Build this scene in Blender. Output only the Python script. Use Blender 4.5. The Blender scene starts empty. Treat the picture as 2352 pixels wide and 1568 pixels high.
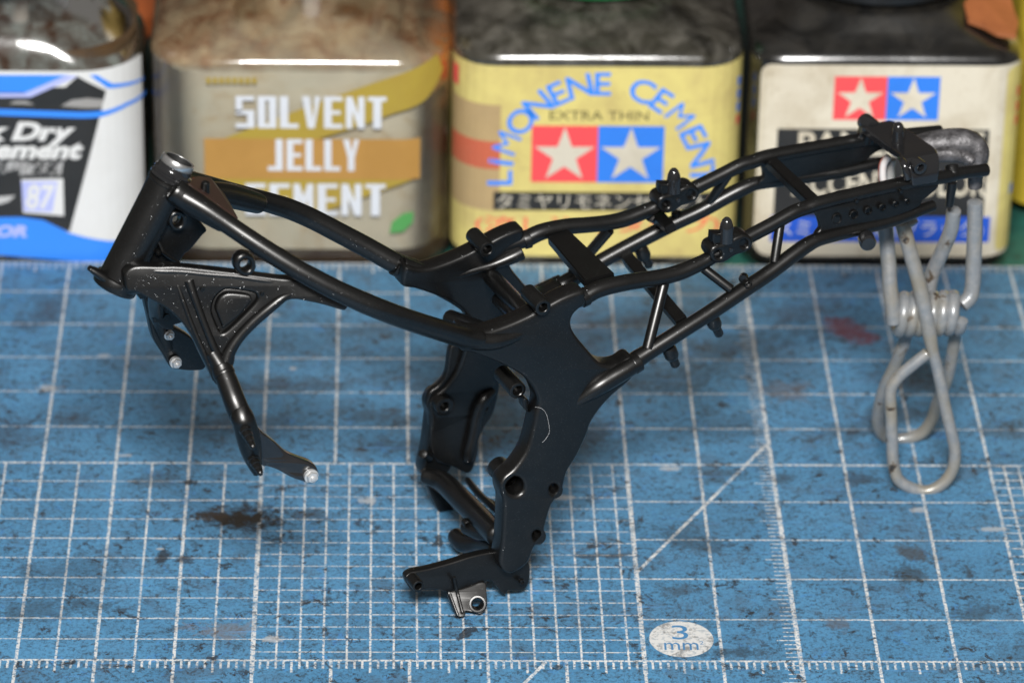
import bpy, bmesh, math, random
from mathutils import Vector, Matrix, geometry
random.seed(3)
D = bpy.data
scene = bpy.context.scene
COL = scene.collection
S = 0.1                                   # authored in millimetres, 1 unit = 1 cm

# ------------------------------------------------------------------ camera
CF, CX, CY, CZ, CPI, CYA, CRO = 17928.438, 46.1150061, -482.727010, 308.243704, 0.496979362, 0.033411282, 0.0202166522
f_ = Vector((math.sin(CYA)*math.cos(CPI), math.cos(CYA)*math.cos(CPI), -math.sin(CPI)))
r0 = f_.cross(Vector((0, 0, 1))).normalized(); u0 = r0.cross(f_)
r_ = r0*math.cos(CRO)+u0*math.sin(CRO); u_ = -r0*math.sin(CRO)+u0*math.cos(CRO)
CP = Vector((CX, CY, CZ))
cam = D.cameras.new('camera'); camo = D.objects.new('camera', cam); COL.objects.link(camo)
M = Matrix((r_, u_, -f_)).transposed().to_4x4(); M.translation = CP*S
camo.matrix_world = M
cam.sensor_width = 36; cam.lens = CF/4096*36; cam.clip_start = 1; cam.clip_end = 1000
cam.dof.use_dof = True; cam.dof.focus_distance = 56.8; cam.dof.aperture_fstop = 0.27; cam.dof.aperture_blades = 9
scene.camera = camo

# ------------------------------------------------------------------ light
w = D.worlds.new('World'); scene.world = w; w.use_nodes = True
w.node_tree.nodes['Background'].inputs[0].default_value = (1.0, .95, .88, 1)
w.node_tree.nodes['Background'].inputs[1].default_value = 0.17
fl = D.lights.new('camera_flash', 'AREA'); fl.shape = 'RECTANGLE'; fl.size = 16.0; fl.size_y = 8.0
fl.energy = 66000; fl.color = (1, .985, .96)
flo = D.objects.new('camera_flash', fl); COL.objects.link(flo)
flp = Vector((52, -415, 425))*S
flo.location = flp
flo.rotation_euler = (Vector((70, 45, 15))*S-flp).to_track_quat('-Z', 'Y').to_euler()
scene.view_settings.view_transform = 'Standard'; scene.view_settings.look = 'None'
scene.view_settings.exposure = 0; scene.view_settings.gamma = 1

# ------------------------------------------------------------------ node helper
class V:
    def __init__(s, t, k): s.t = t; s.k = k
    def _m(s, op, *a, clamp=False):
        n = s.t.nodes.new('ShaderNodeMath'); n.operation = op; n.use_clamp = clamp
        for i, x in enumerate((s,)+a):
            if isinstance(x, V): s.t.links.new(x.k, n.inputs[i])
            else: n.inputs[i].default_value = x
        return V(s.t, n.outputs[0])
    def __add__(s, o): return s._m('ADD', o)
    def __sub__(s, o): return s._m('SUBTRACT', o)
    def __mul__(s, o): return s._m('MULTIPLY', o)
    def __truediv__(s, o): return s._m('DIVIDE', o)
    def rsub(s, a): return (s*-1)+a
    def abs(s): return s._m('ABSOLUTE')
    def frac(s): return s._m('FRACT')
    def max(s, o): return s._m('MAXIMUM', o)
    def min(s, o): return s._m('MINIMUM', o)
    def gt(s, o): return s._m('GREATER_THAN', o)
    def lt(s, o): return s._m('LESS_THAN', o)
    def pow(s, o): return s._m('POWER', o)
    def sqrt(s): return s._m('SQRT')
    def clamp(s): return s._m('ADD', 0.0, clamp=True)
    def step(s, a, b): return ((s-a)/(b-a)).clamp()

class Mat:
    def __init__(s, name):
        s.m = D.materials.new(name); s.m.use_nodes = True; s.t = s.m.node_tree; s.n = s.t.nodes
        s.b = s.n['Principled BSDF']; s.out = s.n['Material Output']
        s.tc = s.n.new('ShaderNodeTexCoord')
    def set(s, **k):
        for a, v in k.items():
            a = {'base': 'Base Color', 'rough': 'Roughness', 'metal': 'Metallic', 'coat': 'Coat Weight', 'coatr': 'Coat Roughness', 'spec': 'Specular IOR Level', 'ior': 'IOR', 'trans': 'Transmission Weight', 'normal': 'Normal', 'sheen': 'Sheen Weight'}[a]
            s.link(v, s.b.inputs[a])
        return s
    def link(s, v, i):
        if isinstance(v, V): s.t.links.new(v.k, i)
        elif hasattr(v, 'is_linked'): s.t.links.new(v, i)
        elif isinstance(v, (tuple, list)): i.default_value = (*v, 1) if len(v) == 3 else v
        else: i.default_value = v
    def noise(s, scale, detail=3, rough=.5, dist=0, vec=None, out=0):
        n = s.n.new('ShaderNodeTexNoise'); n.inputs['Scale'].default_value = scale; n.inputs['Detail'].default_value = detail
        n.inputs['Roughness'].default_value = rough; n.inputs['Distortion'].default_value = dist
        s.t.links.new(vec if vec else s.tc.outputs['Object'], n.inputs['Vector']); return V(s.t, n.outputs[out])
    def voro(s, scale, feature='F1', out='Distance', vec=None):
        n = s.n.new('ShaderNodeTexVoronoi'); n.inputs['Scale'].default_value = scale; n.feature = feature
        s.t.links.new(vec if vec else s.tc.outputs['Object'], n.inputs['Vector']); return V(s.t, n.outputs[out])
    def xyz(s, k=None):
        n = s.n.new('ShaderNodeSeparateXYZ'); s.t.links.new(k if k else s.tc.outputs['Object'], n.inputs[0]); return [V(s.t, o) for o in n.outputs]
    def mix(s, f, a, b, mode='MIX'):
        n = s.n.new('ShaderNodeMix'); n.data_type = 'RGBA'; n.blend_type = mode; n.clamp_factor = True
        s.link(f, n.inputs[0]); s.link(a, n.inputs[6]); s.link(b, n.inputs[7]); return n.outputs[2]
    def mapping(s, scale=(1, 1, 1), rot=(0, 0, 0)):
        n = s.n.new('ShaderNodeMapping'); n.inputs['Scale'].default_value = scale; n.inputs['Rotation'].default_value = rot
        s.t.links.new(s.tc.outputs['Object'], n.inputs[0]); return n.outputs[0]
    def bump(s, h, strength=.3, dist=.01):
        n = s.n.new('ShaderNodeBump'); n.inputs['Strength'].default_value = strength; n.inputs['Distance'].default_value = dist
        s.link(h, n.inputs['Height']); s.t.links.new(n.outputs[0], s.b.inputs['Normal']); return n.outputs[0]

def simple(name, base, rough=.5, metal=0, dirt=0, dcol=(.05, .04, .03), dscale=2.0, coat=0):
    m = Mat(name); c = base
    if dirt:
        n = m.noise(dscale, 5, .6); n2 = m.noise(dscale*7, 3, .6)
        c = m.mix((n.step(.45, .75)*.6+n2.step(.55, .8)*.6)*dirt, base, dcol)
    m.set(base=c, rough=rough, metal=metal, coat=coat); return m.m

def black_paint():
    m = Mat('black_metallic_paint')
    vo = m.n.new('ShaderNodeTexVoronoi'); vo.inputs['Scale'].default_value = 120
    m.t.links.new(m.tc.outputs['Object'], vo.inputs['Vector'])
    rc = m.xyz(vo.outputs['Color'])
    fk = rc[0].gt(.93)*V(m.t, vo.outputs['Distance']).lt(.30)
    n = m.noise(6, 4, .6)
    geo = m.n.new('ShaderNodeNewGeometry')
    vs = m.n.new('ShaderNodeVectorMath'); vs.operation = 'SUBTRACT'; m.t.links.new(vo.outputs['Color'], vs.inputs[0]); vs.inputs[1].default_value = (.98, .5, .5)
    vm = m.n.new('ShaderNodeVectorMath'); vm.operation = 'SCALE'; m.t.links.new(vs.outputs[0], vm.inputs[0]); m.link(fk*1.25, vm.inputs['Scale'])
    va = m.n.new('ShaderNodeVectorMath'); va.operation = 'ADD'; m.t.links.new(vm.outputs[0], va.inputs[0]); m.t.links.new(geo.outputs['Normal'], va.inputs[1])
    vn = m.n.new('ShaderNodeVectorMath'); vn.operation = 'NORMALIZE'; m.t.links.new(va.outputs[0], vn.inputs[0])
    c = m.mix(fk, m.mix(n, (.043, .043, .043), (.056, .055, .054)), (.15, .155, .16))
    m.set(base=c, metal=.94, rough=n*.06+.30, normal=vn.outputs[0])
    return m.m
M_BLACK = black_paint()
M_GLOSS = simple('gloss_black_plastic', (.012, .012, .013), .16, 0, coat=.5)
M_SILVER = simple('bare_silver_paint', (.62, .62, .62), .28, .9, dirt=.5, dcol=(.08, .08, .08), dscale=6)
M_BOLT = simple('silver_bolt', (.60, .60, .60), .38, .6, dirt=.5, dcol=(.2, .2, .2), dscale=12)

# ------------------------------------------------------------------ object helpers
def new_obj(name, verts, faces, mat, root=None, parent=None, smooth=True, angle=40):
    """verts in mm world; root: top-level object whose location (mm*S) is subtracted"""
    off = root.location if root else Vector((0, 0, 0))
    me = D.meshes.new(name)
    me.from_pydata([Vector(v)*S-off for v in verts], [], faces)
    me.materials.append(mat); fin(me, smooth, angle)
    o = D.objects.new(name, me); COL.objects.link(o)
    if parent or root: o.parent = parent or root
    return o
def fin(me, smooth=True, angle=40):
    bm = bmesh.new(); bm.from_mesh(me)
    bmesh.ops.remove_doubles(bm, verts=bm.verts, dist=1e-5)
    bmesh.ops.recalc_face_normals(bm, faces=bm.faces); bm.to_mesh(me); bm.free()
    if smooth:
        me.polygons.foreach_set('use_smooth', [True]*len(me.polygons))
        me.set_sharp_from_angle(angle=math.radians(angle))
    me.update()
def thing(name, label, cat, loc, group=None):
    o = D.objects.new(name, None); COL.objects.link(o); o.location = Vector(loc)*S; o.empty_display_size = .3
    o['label'] = label; o['category'] = cat
    if group: o['group'] = group
    return o
def tag(o, label=None, cat=None, group=None, kind=None):
    if label: o['label'] = label
    if cat: o['category'] = cat
    if group: o['group'] = group
    if kind: o['kind'] = kind
    return o

def lin_(a, b, n): return [a+(b-a)*i/(n-1) for i in range(n)]
def catmull(pts, n=5, closed=False):
    pts = [Vector(p) for p in pts]; out = []
    N = len(pts)
    segs = N if closed else N-1
    for i in range(segs):
        if closed: p0, p1, p2, p3 = pts[i-1], pts[i], pts[(i+1) % N], pts[(i+2) % N]
        else: p0, p1, p2, p3 = pts[max(i-1, 0)], pts[i], pts[i+1], pts[min(i+2, N-1)]
        for j in range(n):
            t = j/n
            out.append(.5*((2*p1)+(p2-p0)*t+(2*p0-5*p1+4*p2-p3)*t*t+(3*p1-p0-3*p2+p3)*t**3))
    if not closed: out.append(pts[-1])
    return out

def sweep(name, pr, mat, root, parent=None, n=18, cap=.25, flat=None):
    """pr: list of (Vector mm, radius mm); flat=(dir, factor) squashes the section"""
    P = [p for p, r in pr]; R = [r for p, r in pr]
    L = len(P); T = []
    for i in range(L):
        t = (P[min(i+1, L-1)]-P[max(i-1, 0)]); T.append(t.normalized())
    a = T[0].cross(Vector((.3, .2, 1))).normalized()
    rings = []
    st = [(P[0]+T[0]*0, R[0]*(1-cap*.6), T[0]), ] if cap else []
    def ring(c, r, t, a):
        b = t.cross(a).normalized(); out = []
        for k in range(n):
            an = 2*math.pi*k/n; d = a*math.cos(an)*r+b*math.sin(an)*r
            if flat: d -= flat[0]*(d.dot(flat[0]))*(1-flat[1])
            out.append(c+d)
        return out
    seq = []
    for i in range(L):
        a = (a-T[i]*a.dot(T[i])).normalized()
        if i == 0 and cap:
            for q in (1, .5, .15): seq.append(ring(P[0]+T[0]*R[0]*cap*(1-math.sqrt(1-q*q) if 0 else (1-q))*-0+T[0]*(-cap*R[0]*q+cap*R[0]*0)+T[0]*cap*R[0]*0, R[0]*math.sqrt(max(1-q*q, .0001))*1.0 if q == 1 else R[0]*(1-cap*(1-math.sqrt(1-q*q))) if cap < 1 else R[0]*math.sqrt(1-q*q), T[0], a))
        seq.append(ring(P[i], R[i], T[i], a))
    if cap:
        for q in (.15, .5, 1): seq.append(ring(P[-1]+T[-1]*cap*R[-1]*q, R[-1]*(1-cap*(1-math.sqrt(1-q*q))) if (cap < 1 and q < 1) else R[-1]*math.sqrt(max(1-q*q, .0001)), T[-1], a))
    verts = [v for rg in seq for v in rg]; faces = []
    for i in range(len(seq)-1):
        for k in range(n):
            faces.append((i*n+k, i*n+(k+1) % n, (i+1)*n+(k+1) % n, (i+1)*n+k))
    faces.append(tuple(range(n-1, -1, -1))); faces.append(tuple(range((len(seq)-1)*n, len(seq)*n)))
    return new_obj(name, verts, faces, mat, root, parent, angle=50)

def lathe(name, p0, ax, prof, mat, root, parent=None, n=28, hexa=False, caps=True):
    """prof: (t mm along axis, r mm)"""
    ax = ax.normalized(); a = ax.cross(Vector((.31, .22, .93))).normalized(); b = ax.cross(a)
    if hexa: n = 6
    verts = []; faces = []
    for t, r in prof:
        for k in range(n):
            an = 2*math.pi*k/n
            verts.append(p0+ax*t+(a*math.cos(an)+b*math.sin(an))*max(r, 1e-3))
    for i in range(len(prof)-1):
        for k in range(n): faces.append((i*n+k, i*n+(k+1) % n, (i+1)*n+(k+1) % n, (i+1)*n+k))
    if caps: faces.append(tuple(range(n))); faces.append(tuple(range((len(prof)-1)*n, len(prof)*n)))
    return new_obj(name, verts, faces, mat, root, parent, angle=35)

# picture tracing: a ray through the traced point meets the real plane it lies on
FD = CF*2352/4096
def ray(x, y): return f_+r_*((x-1176)/FD)-u_*((y-784)/FD)
PSI = math.radians(23)
LV = Vector((math.cos(PSI), math.sin(PSI), 0)); CV = Vector((-math.sin(PSI), math.cos(PSI), 0)); OV = Vector((55.3, 25, 0))
def P(x, y, v):
    d = ray(x, y); t = ((OV+CV*v-CP).dot(CV))/d.dot(CV); return CP+d*t
def PY(x, y, Y):
    d = ray(x, y); return CP+d*((Y-CP.y)/d.y)
def PG(x, y, z=0):
    d = ray(x, y); return CP+d*((z-CP.z)/d.z)
def px(p): return FD/((p-CP).dot(f_))      # traced pixels per mm there
def zm(x0, y0, k): return lambda x, y: (x0+x*k, y0+y*k)
ZA = zm(172.3, 315.8, .17104); ZB = zm(172.3, 574.2, .17104); ZC = zm(459.4, 746.5, .2442); ZD = zm(516.8, 373.2, .17104)
ZE = zm(918.7, 516.8, .17104); ZF = zm(918.7, 689, .24424); ZG = zm(918.7, 976.1, .29296); ZH = zm(1320.7, 574.2, .18312)
ZI = zm(1464.2, 344.5, .18312); ZJ = zm(1866.2, 246.9, .2014); ZK = zm(1952.3, 516.8, .20137); ZL = zm(1952.3, 746.5, .27474)
ZM = zm(0, 516.8, .3662)

def tube(name, pts, root, parent=None, mat=None, n=18, k=5, cap=.25, flat=None, proj=None):
    """pts: (x, y, v, width px)"""
    proj = proj or P; a = []
    for x, y, v, wd in pts:
        q = proj(x, y, v); a.append((*q, wd/2/px(q)))
    if k > 1 and len(a) > 2:
        c = catmull([a_[:3] for a_ in a], k); rr = catmull([(a_[3], 0, 0) for a_ in a], k)
        pr = [(p, r.x) for p, r in zip(c, rr)]
    else: pr = [(Vector(a_[:3]), a_[3]) for a_ in a]
    return sweep(name, pr, mat or M_BLACK, root, parent, n, cap, flat)

_tmp = []
def plate(name, outlines, vf, th, root, parent=None, mat=None, bev=.25, smooth=4, back=False, proj=None):
    """outlines: closed px loops (first outer, rest holes / islands); vf(x,y)->v of the front face; th mm"""
    proj = proj or P; K = 18.0
    cu = D.curves.new(name, 'CURVE'); cu.dimensions = '2D'; cu.fill_mode = 'BOTH'
    for ol in outlines:
        pts = catmull([(p[0], p[1], 0) for p in ol], smooth, True) if smooth > 1 else [Vector((p[0], p[1], 0)) for p in ol]
        sp = cu.splines.new('POLY'); sp.points.add(len(pts)-1)
        for i, p in enumerate(pts): sp.points[i].co = (p.x/K, p.y/K, 0, 1)
        sp.use_cyclic_u = True
    cu.extrude = max(th/2-bev, .01); cu.bevel_depth = bev; cu.bevel_resolution = 2; cu.offset = -bev
    o = D.objects.new('tmp', cu); COL.objects.link(o)
    dg = bpy.context.evaluated_depsgraph_get(); me = D.meshes.new_from_object(o.evaluated_get(dg))
    D.objects.remove(o); D.curves.remove(cu)
    off = root.location
    for v in me.vertices:
        x, y, h = v.co.x*K, v.co.y*K, v.co.z
        q = proj(x, y, vf(x, y) if callable(vf) else vf)
        if proj is P: q = q+CV*(h+th/2)
        else: q = q+Vector((0, 1, 0))*(h+th/2)
        v.co = q*S-off
    me.name = name; me.materials.clear(); me.materials.append(mat or M_BLACK); fin(me, True, 35)
    o = D.objects.new(name, me); COL.objects.link(o); o.parent = parent or root
    return o
def linfit(anch):
    # least squares plane through the anchors, so that a plate stays flat
    n = len(anch); A = Matrix(((sum(a[0]**2 for a in anch), sum(a[0]*a[1] for a in anch), sum(a[0] for a in anch)),
                               (sum(a[0]*a[1] for a in anch), sum(a[1]**2 for a in anch), sum(a[1] for a in anch)),
                               (sum(a[0] for a in anch), sum(a[1] for a in anch), n)))
    q = A.inverted() @ Vector((sum(a[0]*a[2] for a in anch), sum(a[1]*a[2] for a in anch), sum(a[2] for a in anch)))
    return lambda x, y: q.x*x+q.y*y+q.z
def circ(c, rx, ry=None, n=16):
    ry = ry or rx
    return [(c[0]+rx*math.cos(2*math.pi*i/n), c[1]+ry*math.sin(2*math.pi*i/n)) for i in range(n)]
def idw(anch):
    def f(x, y):
        sw = sv = 0
        for ax, ay, av in anch:
            d = (x-ax)**2+(y-ay)**2+60; wt = 1/d**1.5; sw += wt; sv += wt*av
        return sv/sw
    return f
def boss(name, c, v, r, hole, length, root, parent=None, d=None, mat=None, depth=1.2):
    """cylinder whose visible face centre is at px c on plane v, body running inward"""
    q = P(c[0], c[1], v); k = px(q); r = r/k; hole = hole/k
    d = (d or CV).normalized()
    prof = [(length, r*.98), (.18, r), (.05, r*.95), (0, r*.86)]
    if hole: prof += [(0, hole*1.12), (.08, hole), (depth, hole), (depth, 0)]
    else: prof += [(-.02, 0)]
    return lathe(name, q, d, prof, mat or M_BLACK, root, parent)
def copy_tree(o, fn, parent):
    c = o.copy(); c.data = o.data.copy(); COL.objects.link(c); c.parent = parent
    fn(c.data)
    for ch in [x for x in D.objects if x.parent == o and x != c]: copy_tree(ch, fn, c)
    return c
def mirror(o, root, parent=None):
    off = root.location
    def fn(me):
        for v in me.vertices:
            p = v.co+off; h = (p-OV*S).dot(CV); v.co = p-CV*2*h-off
        me.flip_normals()
    return copy_tree(o, fn, parent or root)
def shifted(o, root, dv, parent=None):
    def fn(me):
        for v in me.vertices: v.co = v.co+CV*dv*S
    return copy_tree(o, fn, parent or root)

# ================================================================== the cutting mat
def mat_material():
    m = Mat('cutting_mat_print')
    X, Y, Z = m.xyz(); X = X*10; Y = Y*10
    def line(c, per, off, hw, soft=.10):
        d = ((c-off)/per+.5).frac(); d = (d-.5).abs()*per
        return d.step(hw+soft/2, hw-soft/2)
    def one(c, at, hw, soft=.10): return (c-at).abs().step(hw+soft/2, hw-soft/2)
    def rng(c, a, b): return c.gt(a)*c.lt(b)
    vx, hy = .21, .14
    inside = Y.gt(0)*Y.lt(110)
    maj = line(X, 10, 0, vx).max(line(Y, 10, 0, hy)*Y.gt(-.5))
    maj = maj*Y.lt(109.4)
    blk = rng(X, 30.4, 79.6)*rng(Y, .3, 49.7)
    maj = maj*blk.rsub(1)
    b5 = rng(X, -20, 30)*rng(Y, 0, 50)*line(X, 5, 0, .15).max(line(Y, 5, 0, .10))
    b3 = rng(X, 30, 80)*rng(Y, 0, 50)*line(X, 3, 0, .135).max(line(Y, 3, 50, .095))
    b2 = rng(X, 130, 180)*rng(Y, 0, 50)*line(X, 2, 0, .17).max(line(Y, 2, 0, .13))
    bord = one(Y, 50, .2)*rng(X, -20, 200)
    bord = bord.max(one(X, 30, .3)*rng(Y, -3, 50)).max(one(X, 80, .3)*rng(Y, -3, 50)).max(one(Y, 0, .2))
    # rulers
    t1 = line(X, 1, 0, .15)*rng(Y, -1.9, 0); t2 = line(X, 5, 0, .15)*rng(Y, -2.9, 0)
    t3 = line(Y, 1, 0, .11)*rng(X, 98.2, 100)*Y.lt(110); t4 = line(Y, 5, 0, .11)*rng(X, 97.3, 100)*Y.lt(110)
    r100 = one(X, 100, .3)*Y.lt(110)
    t5 = line(X, 1, 0, .15)*rng(Y, 107.4, 109.3); t6 = line(X, 5, 0, .15)*rng(Y, 106.4, 109.3); top = one(Y, 109.3, .2)
    # 45 degree rule
    dg = (X-Y*.5774-67.55)
    diag = dg.abs().step(.33, .23)*(rng(X, 80, 100)+Y.lt(0))
    wh = maj.max(b5).max(b3).max(b2).max(bord).max(t1).max(t2).max(t3).max(t4).max(r100).max(t5).max(t6).max(top).max(diag)
    # wear and dirt
    fine = m.noise(22, 4, .65); mid = m.noise(4.2, 5, .62); big = m.noise(.75, 5, .6, .4)
    st = m.noise(9, 5, .6, vec=m.mapping((.45, 1.6, 1)))
    wearline = (fine.step(.42, .50)*.85+.15)*(mid.step(.36, .48)*.5+.5)*(big.step(.30, .5)*.35+.65)
    blue = m.mix(big.step(.3, .7), (.084, .25, .435), (.060, .19, .34))
    blue = m.mix(m.noise(1.9, 4, .6).step(.52, .75)*.5, blue, (.055, .13, .21))
    blue = m.mix(m.noise(3.1, 4, .7, 1.0).step(.60, .72)*.55, blue, (.045, .22, .58))
    grain = (m.noise(20, 5, .8).step(.47, .62))
    blue = m.mix(grain*.45, blue, (.03, .065, .09))
    gr2 = m.noise(10, 7, .8).step(.50, .60)*(m.noise(1.7, 3, .6).step(.35, .58)*.8+.2)
    blue = m.mix(gr2*.75, blue, (.026, .04, .05))
    c = m.mix(wh*wearline, blue, m.mix(mid, (.55, .55, .54), (.66, .66, .65)))
    # smudges of dark paint
    dk = mid.step(.60, .70)*.7+(m.noise(5.5, 7, .76, .6).step(.575, .62))*.95
    dk = dk*(m.noise(.9, 3, .5).step(.36, .62)*.6+.4)
    dk = (dk+(st.step(.63, .75)*.5)).clamp()
    c = m.mix(dk*.85, c, m.mix(m.noise(1.3, 2).step(.4, .6), (.030, .028, .027), (.018, .020, .024)))
    haze = m.noise(1.3, 9, .80, .4).step(.51, .60)*.7+m.noise(.6, 6, .7).step(.5, .7)*.3
    flk = m.noise(4.5, 8, .8, .3).step(.56, .585)*m.noise(1.5, 4, .6).step(.44, .56)+m.noise(2.2, 8, .78, .5).step(.60, .62)*.9
    c = m.mix(flk*.95, c, (.022, .024, .028))
    c = m.mix(haze*.42, c, (.060, .058, .062))
    # the stains one can point at: x, y, rx, ry, angle, strength, colour
    wn = m.noise(2.6, 7, .75, 1.0); wn2 = m.noise(9, 6, .75, vec=m.mapping((1.3, .9, 1), (0, 0, 1)))
    BL = [(27.5, 35.4, 6.6, 3.6, -.05, 1.0, (.016, .013, .011)), (24, 36.5, 3, 1.8, .3, .95, (.03, .022, .016)), (36, 36.2, 3.4, 1.6, 0, .6, (.03, .024, .02)), (114.6, 88.5, 2.6, 5.2, .6, .75, (.16, .02, .02)),
          (-2.6, 93.5, 3.4, 7, -.35, .55, (.03, .028, .03)), (12, 80, 5, 4, .3, .35, (.04, .035, .03)), (3.3, 62, 3, 2.4, 0, .5, (.03, .03, .03)),
          (17.5, 25.3, .9, 1.9, -.4, .85, (.02, .017, .016)), (20.4, 24.6, 1.2, 1.2, 0, .8, (.025, .02, .02)), (15, 45.5, 3.6, 2.6, .1, .5, (.04, .04, .04)),
          (20.3, 44.7, .9, .8, 0, .9, (.01, .01, .012)), (34, 72, 12, 2.4, .12, .55, (.028, .026, .028)), (46, 63, 9, 2.2, -.2, .5, (.03, .028, .026)),
          (28, 61, 9, 3, .1, .45, (.025, .03, .04)), (60, 71, 11, 3, -.06, .55, (.022, .024, .03)), (84, 74, 14, 4.5, .1, .5, (.02, .024, .03)),
          (103.5, 71, 4.2, 3.6, 0, .5, (.11, .085, .075)), (98, 84, 12, 4, .35, .5, (.02, .024, .03)), (93, 60, 10, 4, .2, .38, (.02, .024, .03)),
          (117.5, 26.5, 3, 1.6, -.5, .75, (.05, .04, .03)), (116, 21, 2, 2.6, .4, .7, (.03, .028, .022)), (124, 22, .7, 1.8, 0, .85, (.03, .025, .018)),
          (105.7, 9, 1.4, 1.8, 0, .55, (.09, .07, .06)), (87, 30, 6, 3, -.4, .5, (.02, .024, .028)), (47, 89, 8, 3, .1, .5, (.03, .03, .03)),
          (44, 30.5, 2.4, 2.0, .3, .0, (.03, .03, .03)), (26.5, 7.5, 5, 2.2, .1, .5, (.16, .13, .11)), (118, 64, 7, 3.4, .2, .5, (.03, .03, .03)),
          (91, 2, 6, 1.5, .1, .6, (.02, .02, .02)), (130, 2, 8, 4, .5, .35, (.03, .03, .03)), (76.5, 25.8, 4.5, .8, .02, .7, (.03, .022, .016)),
          (52, 30, .9, .8, 0, .9, (.015, .013, .012)), (85.6, 17, 2, 1.6, 0, .5, (.04, .035, .03)), (6, 21, 8, 5, .3, .35, (.02, .024, .03)),
          (112.5, 60, 5, 3, .2, .5, (.022, .02, .018)), (66, 82, 9, 3.5, -.2, .6, (.025, .024, .026)), (86, 92, 10, 3.0, .15, .6, (.03, .028, .028)), (122, 74, 6, 3, -.2, .5, (.03, .027, .025)), (108, 96, 7, 4, .4, .45, (.035, .03, .03)), (73, 58, 7, 4, .3, .6, (.015, .016, .02)), (52, 55, 9, 2.2, 0, .5, (.03, .026, .024)), (92, 47, 4, 2, .2, .5, (.03, .03, .03)), (101, 46, 2, 1.5, .2, .6, (.03, .03, .03)), (112, 46, 3, 1.4, -.2, .6, (.025, .022, .02)), (-6, 58, 6, 5, .3, .5, (.03, .03, .035)), (3, 12, 9, 3, .1, .5, (.025, .03, .035)), (133, 60, 5, 3, 0, .5, (.03, .03, .03)), (124, 12, 4, 2.4, .3, .55, (.025, .025, .025)), (20, 101, 7, 2.6, 0, .4, (.03, .03, .03))]
    for (bx, by, rx, ry, an, s_, col) in BL:
        if s_ <= 0: continue
        ca, sa = math.cos(an), math.sin(an); dx = X-bx; dy = Y-by
        u = (dx*ca+dy*sa)/rx; v_ = (dy*ca-dx*sa)/ry
        d = (u*u+v_*v_).sqrt()+((wn-.5)*4.2+(wn2-.5)*1.8)
        c = m.mix((d.step(1.02, .82)*.55+d.step(.8, .35)*.45)*s_, c, col)
    WB = [(30.6, 93, 1.2, .8), (6.5, 80.5, 1.3, .8), (33.7, 77, .7, .7), (-.6, 71, 2.2, 1.3), (70.8, 41, 2.6, 1.0), (86, 49, 2.2, 1), (11, 52, 1.6, .5), (128.5, 33, 3, .9), (17, 27.3, .7, .4), (32.5, 5, 1.8, 1.2), (97, 99, 2, 3), (44.6, 40, 2, 1.2), (134, 10, .5, .5), (119, 38, 1.6, 1)]
    for (bx, by, rx, ry) in WB:
        u = (X-bx)/rx; v_ = (Y-by)/ry
        d = (u*u+v_*v_).sqrt()+((wn2-.5)*2.0)
        c = m.mix(d.step(.8, .5)*.6, c, (.42, .42, .42))
    sc_ = m.noise(3.0, 2, .5, vec=m.mapping((.25, 4.5, 1), (0, 0, .7)))
    c = m.mix(sc_.step(.67, .71)*.35, c, (.10, .30, .62))
    m.set(base=c, rough=m.noise(5, 3).step(.2, .8)*.22+.42, spec=.35)
    m.bump(m.noise(30, 4, .7)*.6+m.noise(4, 3)*.6, .35, .012)
    return m.m
def box(name, a, b, mat, root=None, parent=None, bev=0):
    bm = bmesh.new(); bmesh.ops.create_cube(bm, size=1)
    for v in bm.verts: v.co = Vector([(a[i]+b[i])/2+(v.co[i])*(b[i]-a[i]) for i in range(3)])*S-(root.location if root else Vector((0, 0, 0)))
    if bev: bmesh.ops.bevel(bm, geom=bm.edges[:], offset=bev*S, segments=3, affect='EDGES')
    me = D.meshes.new(name); bm.to_mesh(me); bm.free(); me.materials.append(mat)
    o = D.objects.new(name, me); COL.objects.link(o)
    if root or parent: o.parent = parent or root
    return o
def green_mat():
    m = Mat('green_mat'); X, Y, Z = m.xyz()
    n = m.noise(1.6, 5, .6); c = m.mix(n.step(.35, .7), (.030, .16, .12), (.018, .085, .07))
    c = m.mix(m.noise(5, 4, .6).step(.58, .68)*.8, c, (.02, .022, .02))
    m.set(base=c, rough=.55); m.bump(m.noise(30, 3), .3, .01); return m.m
g = box('desk_surface', (-420, -900, -6), (560, 900, -3.4), simple('dark_desk', (.035, .03, .028), .6, dirt=.6)); tag(g, kind='structure')
g = box('green_cutting_mat', (-190, 60, -3.3), (330, 330, -2.4), green_mat(), bev=.3)
tag(g, 'green cutting mat showing between and behind the bottles', 'cutting mat')
matroot = thing('cutting_mat', 'worn blue cutting mat with white grid lines and dark paint stains', 'cutting mat', (60, 0, 0))
MM = mat_material()
def mat_sheet():
    # slab with its top at z = 0; vertex coordinates stay in mat space
    me = D.meshes.new('mat_sheet'); bm = bmesh.new(); bmesh.ops.create_cube(bm, size=1)
    a, b = (-140, -190, -2.3), (310, 109.9, 0)
    for v in bm.verts: v.co = Vector([(a[i]+b[i])/2+(v.co[i])*(b[i]-a[i]) for i in range(3)])*S
    bmesh.ops.bevel(bm, geom=bm.edges[:], offset=.04, segments=2, affect='EDGES')
    bm.to_mesh(me); bm.free(); me.materials.append(MM)
    o = D.objects.new('mat_sheet', me); COL.objects.link(o); o.parent = matroot; o.location = -matroot.location
    return o
sheet = mat_sheet()

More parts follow.
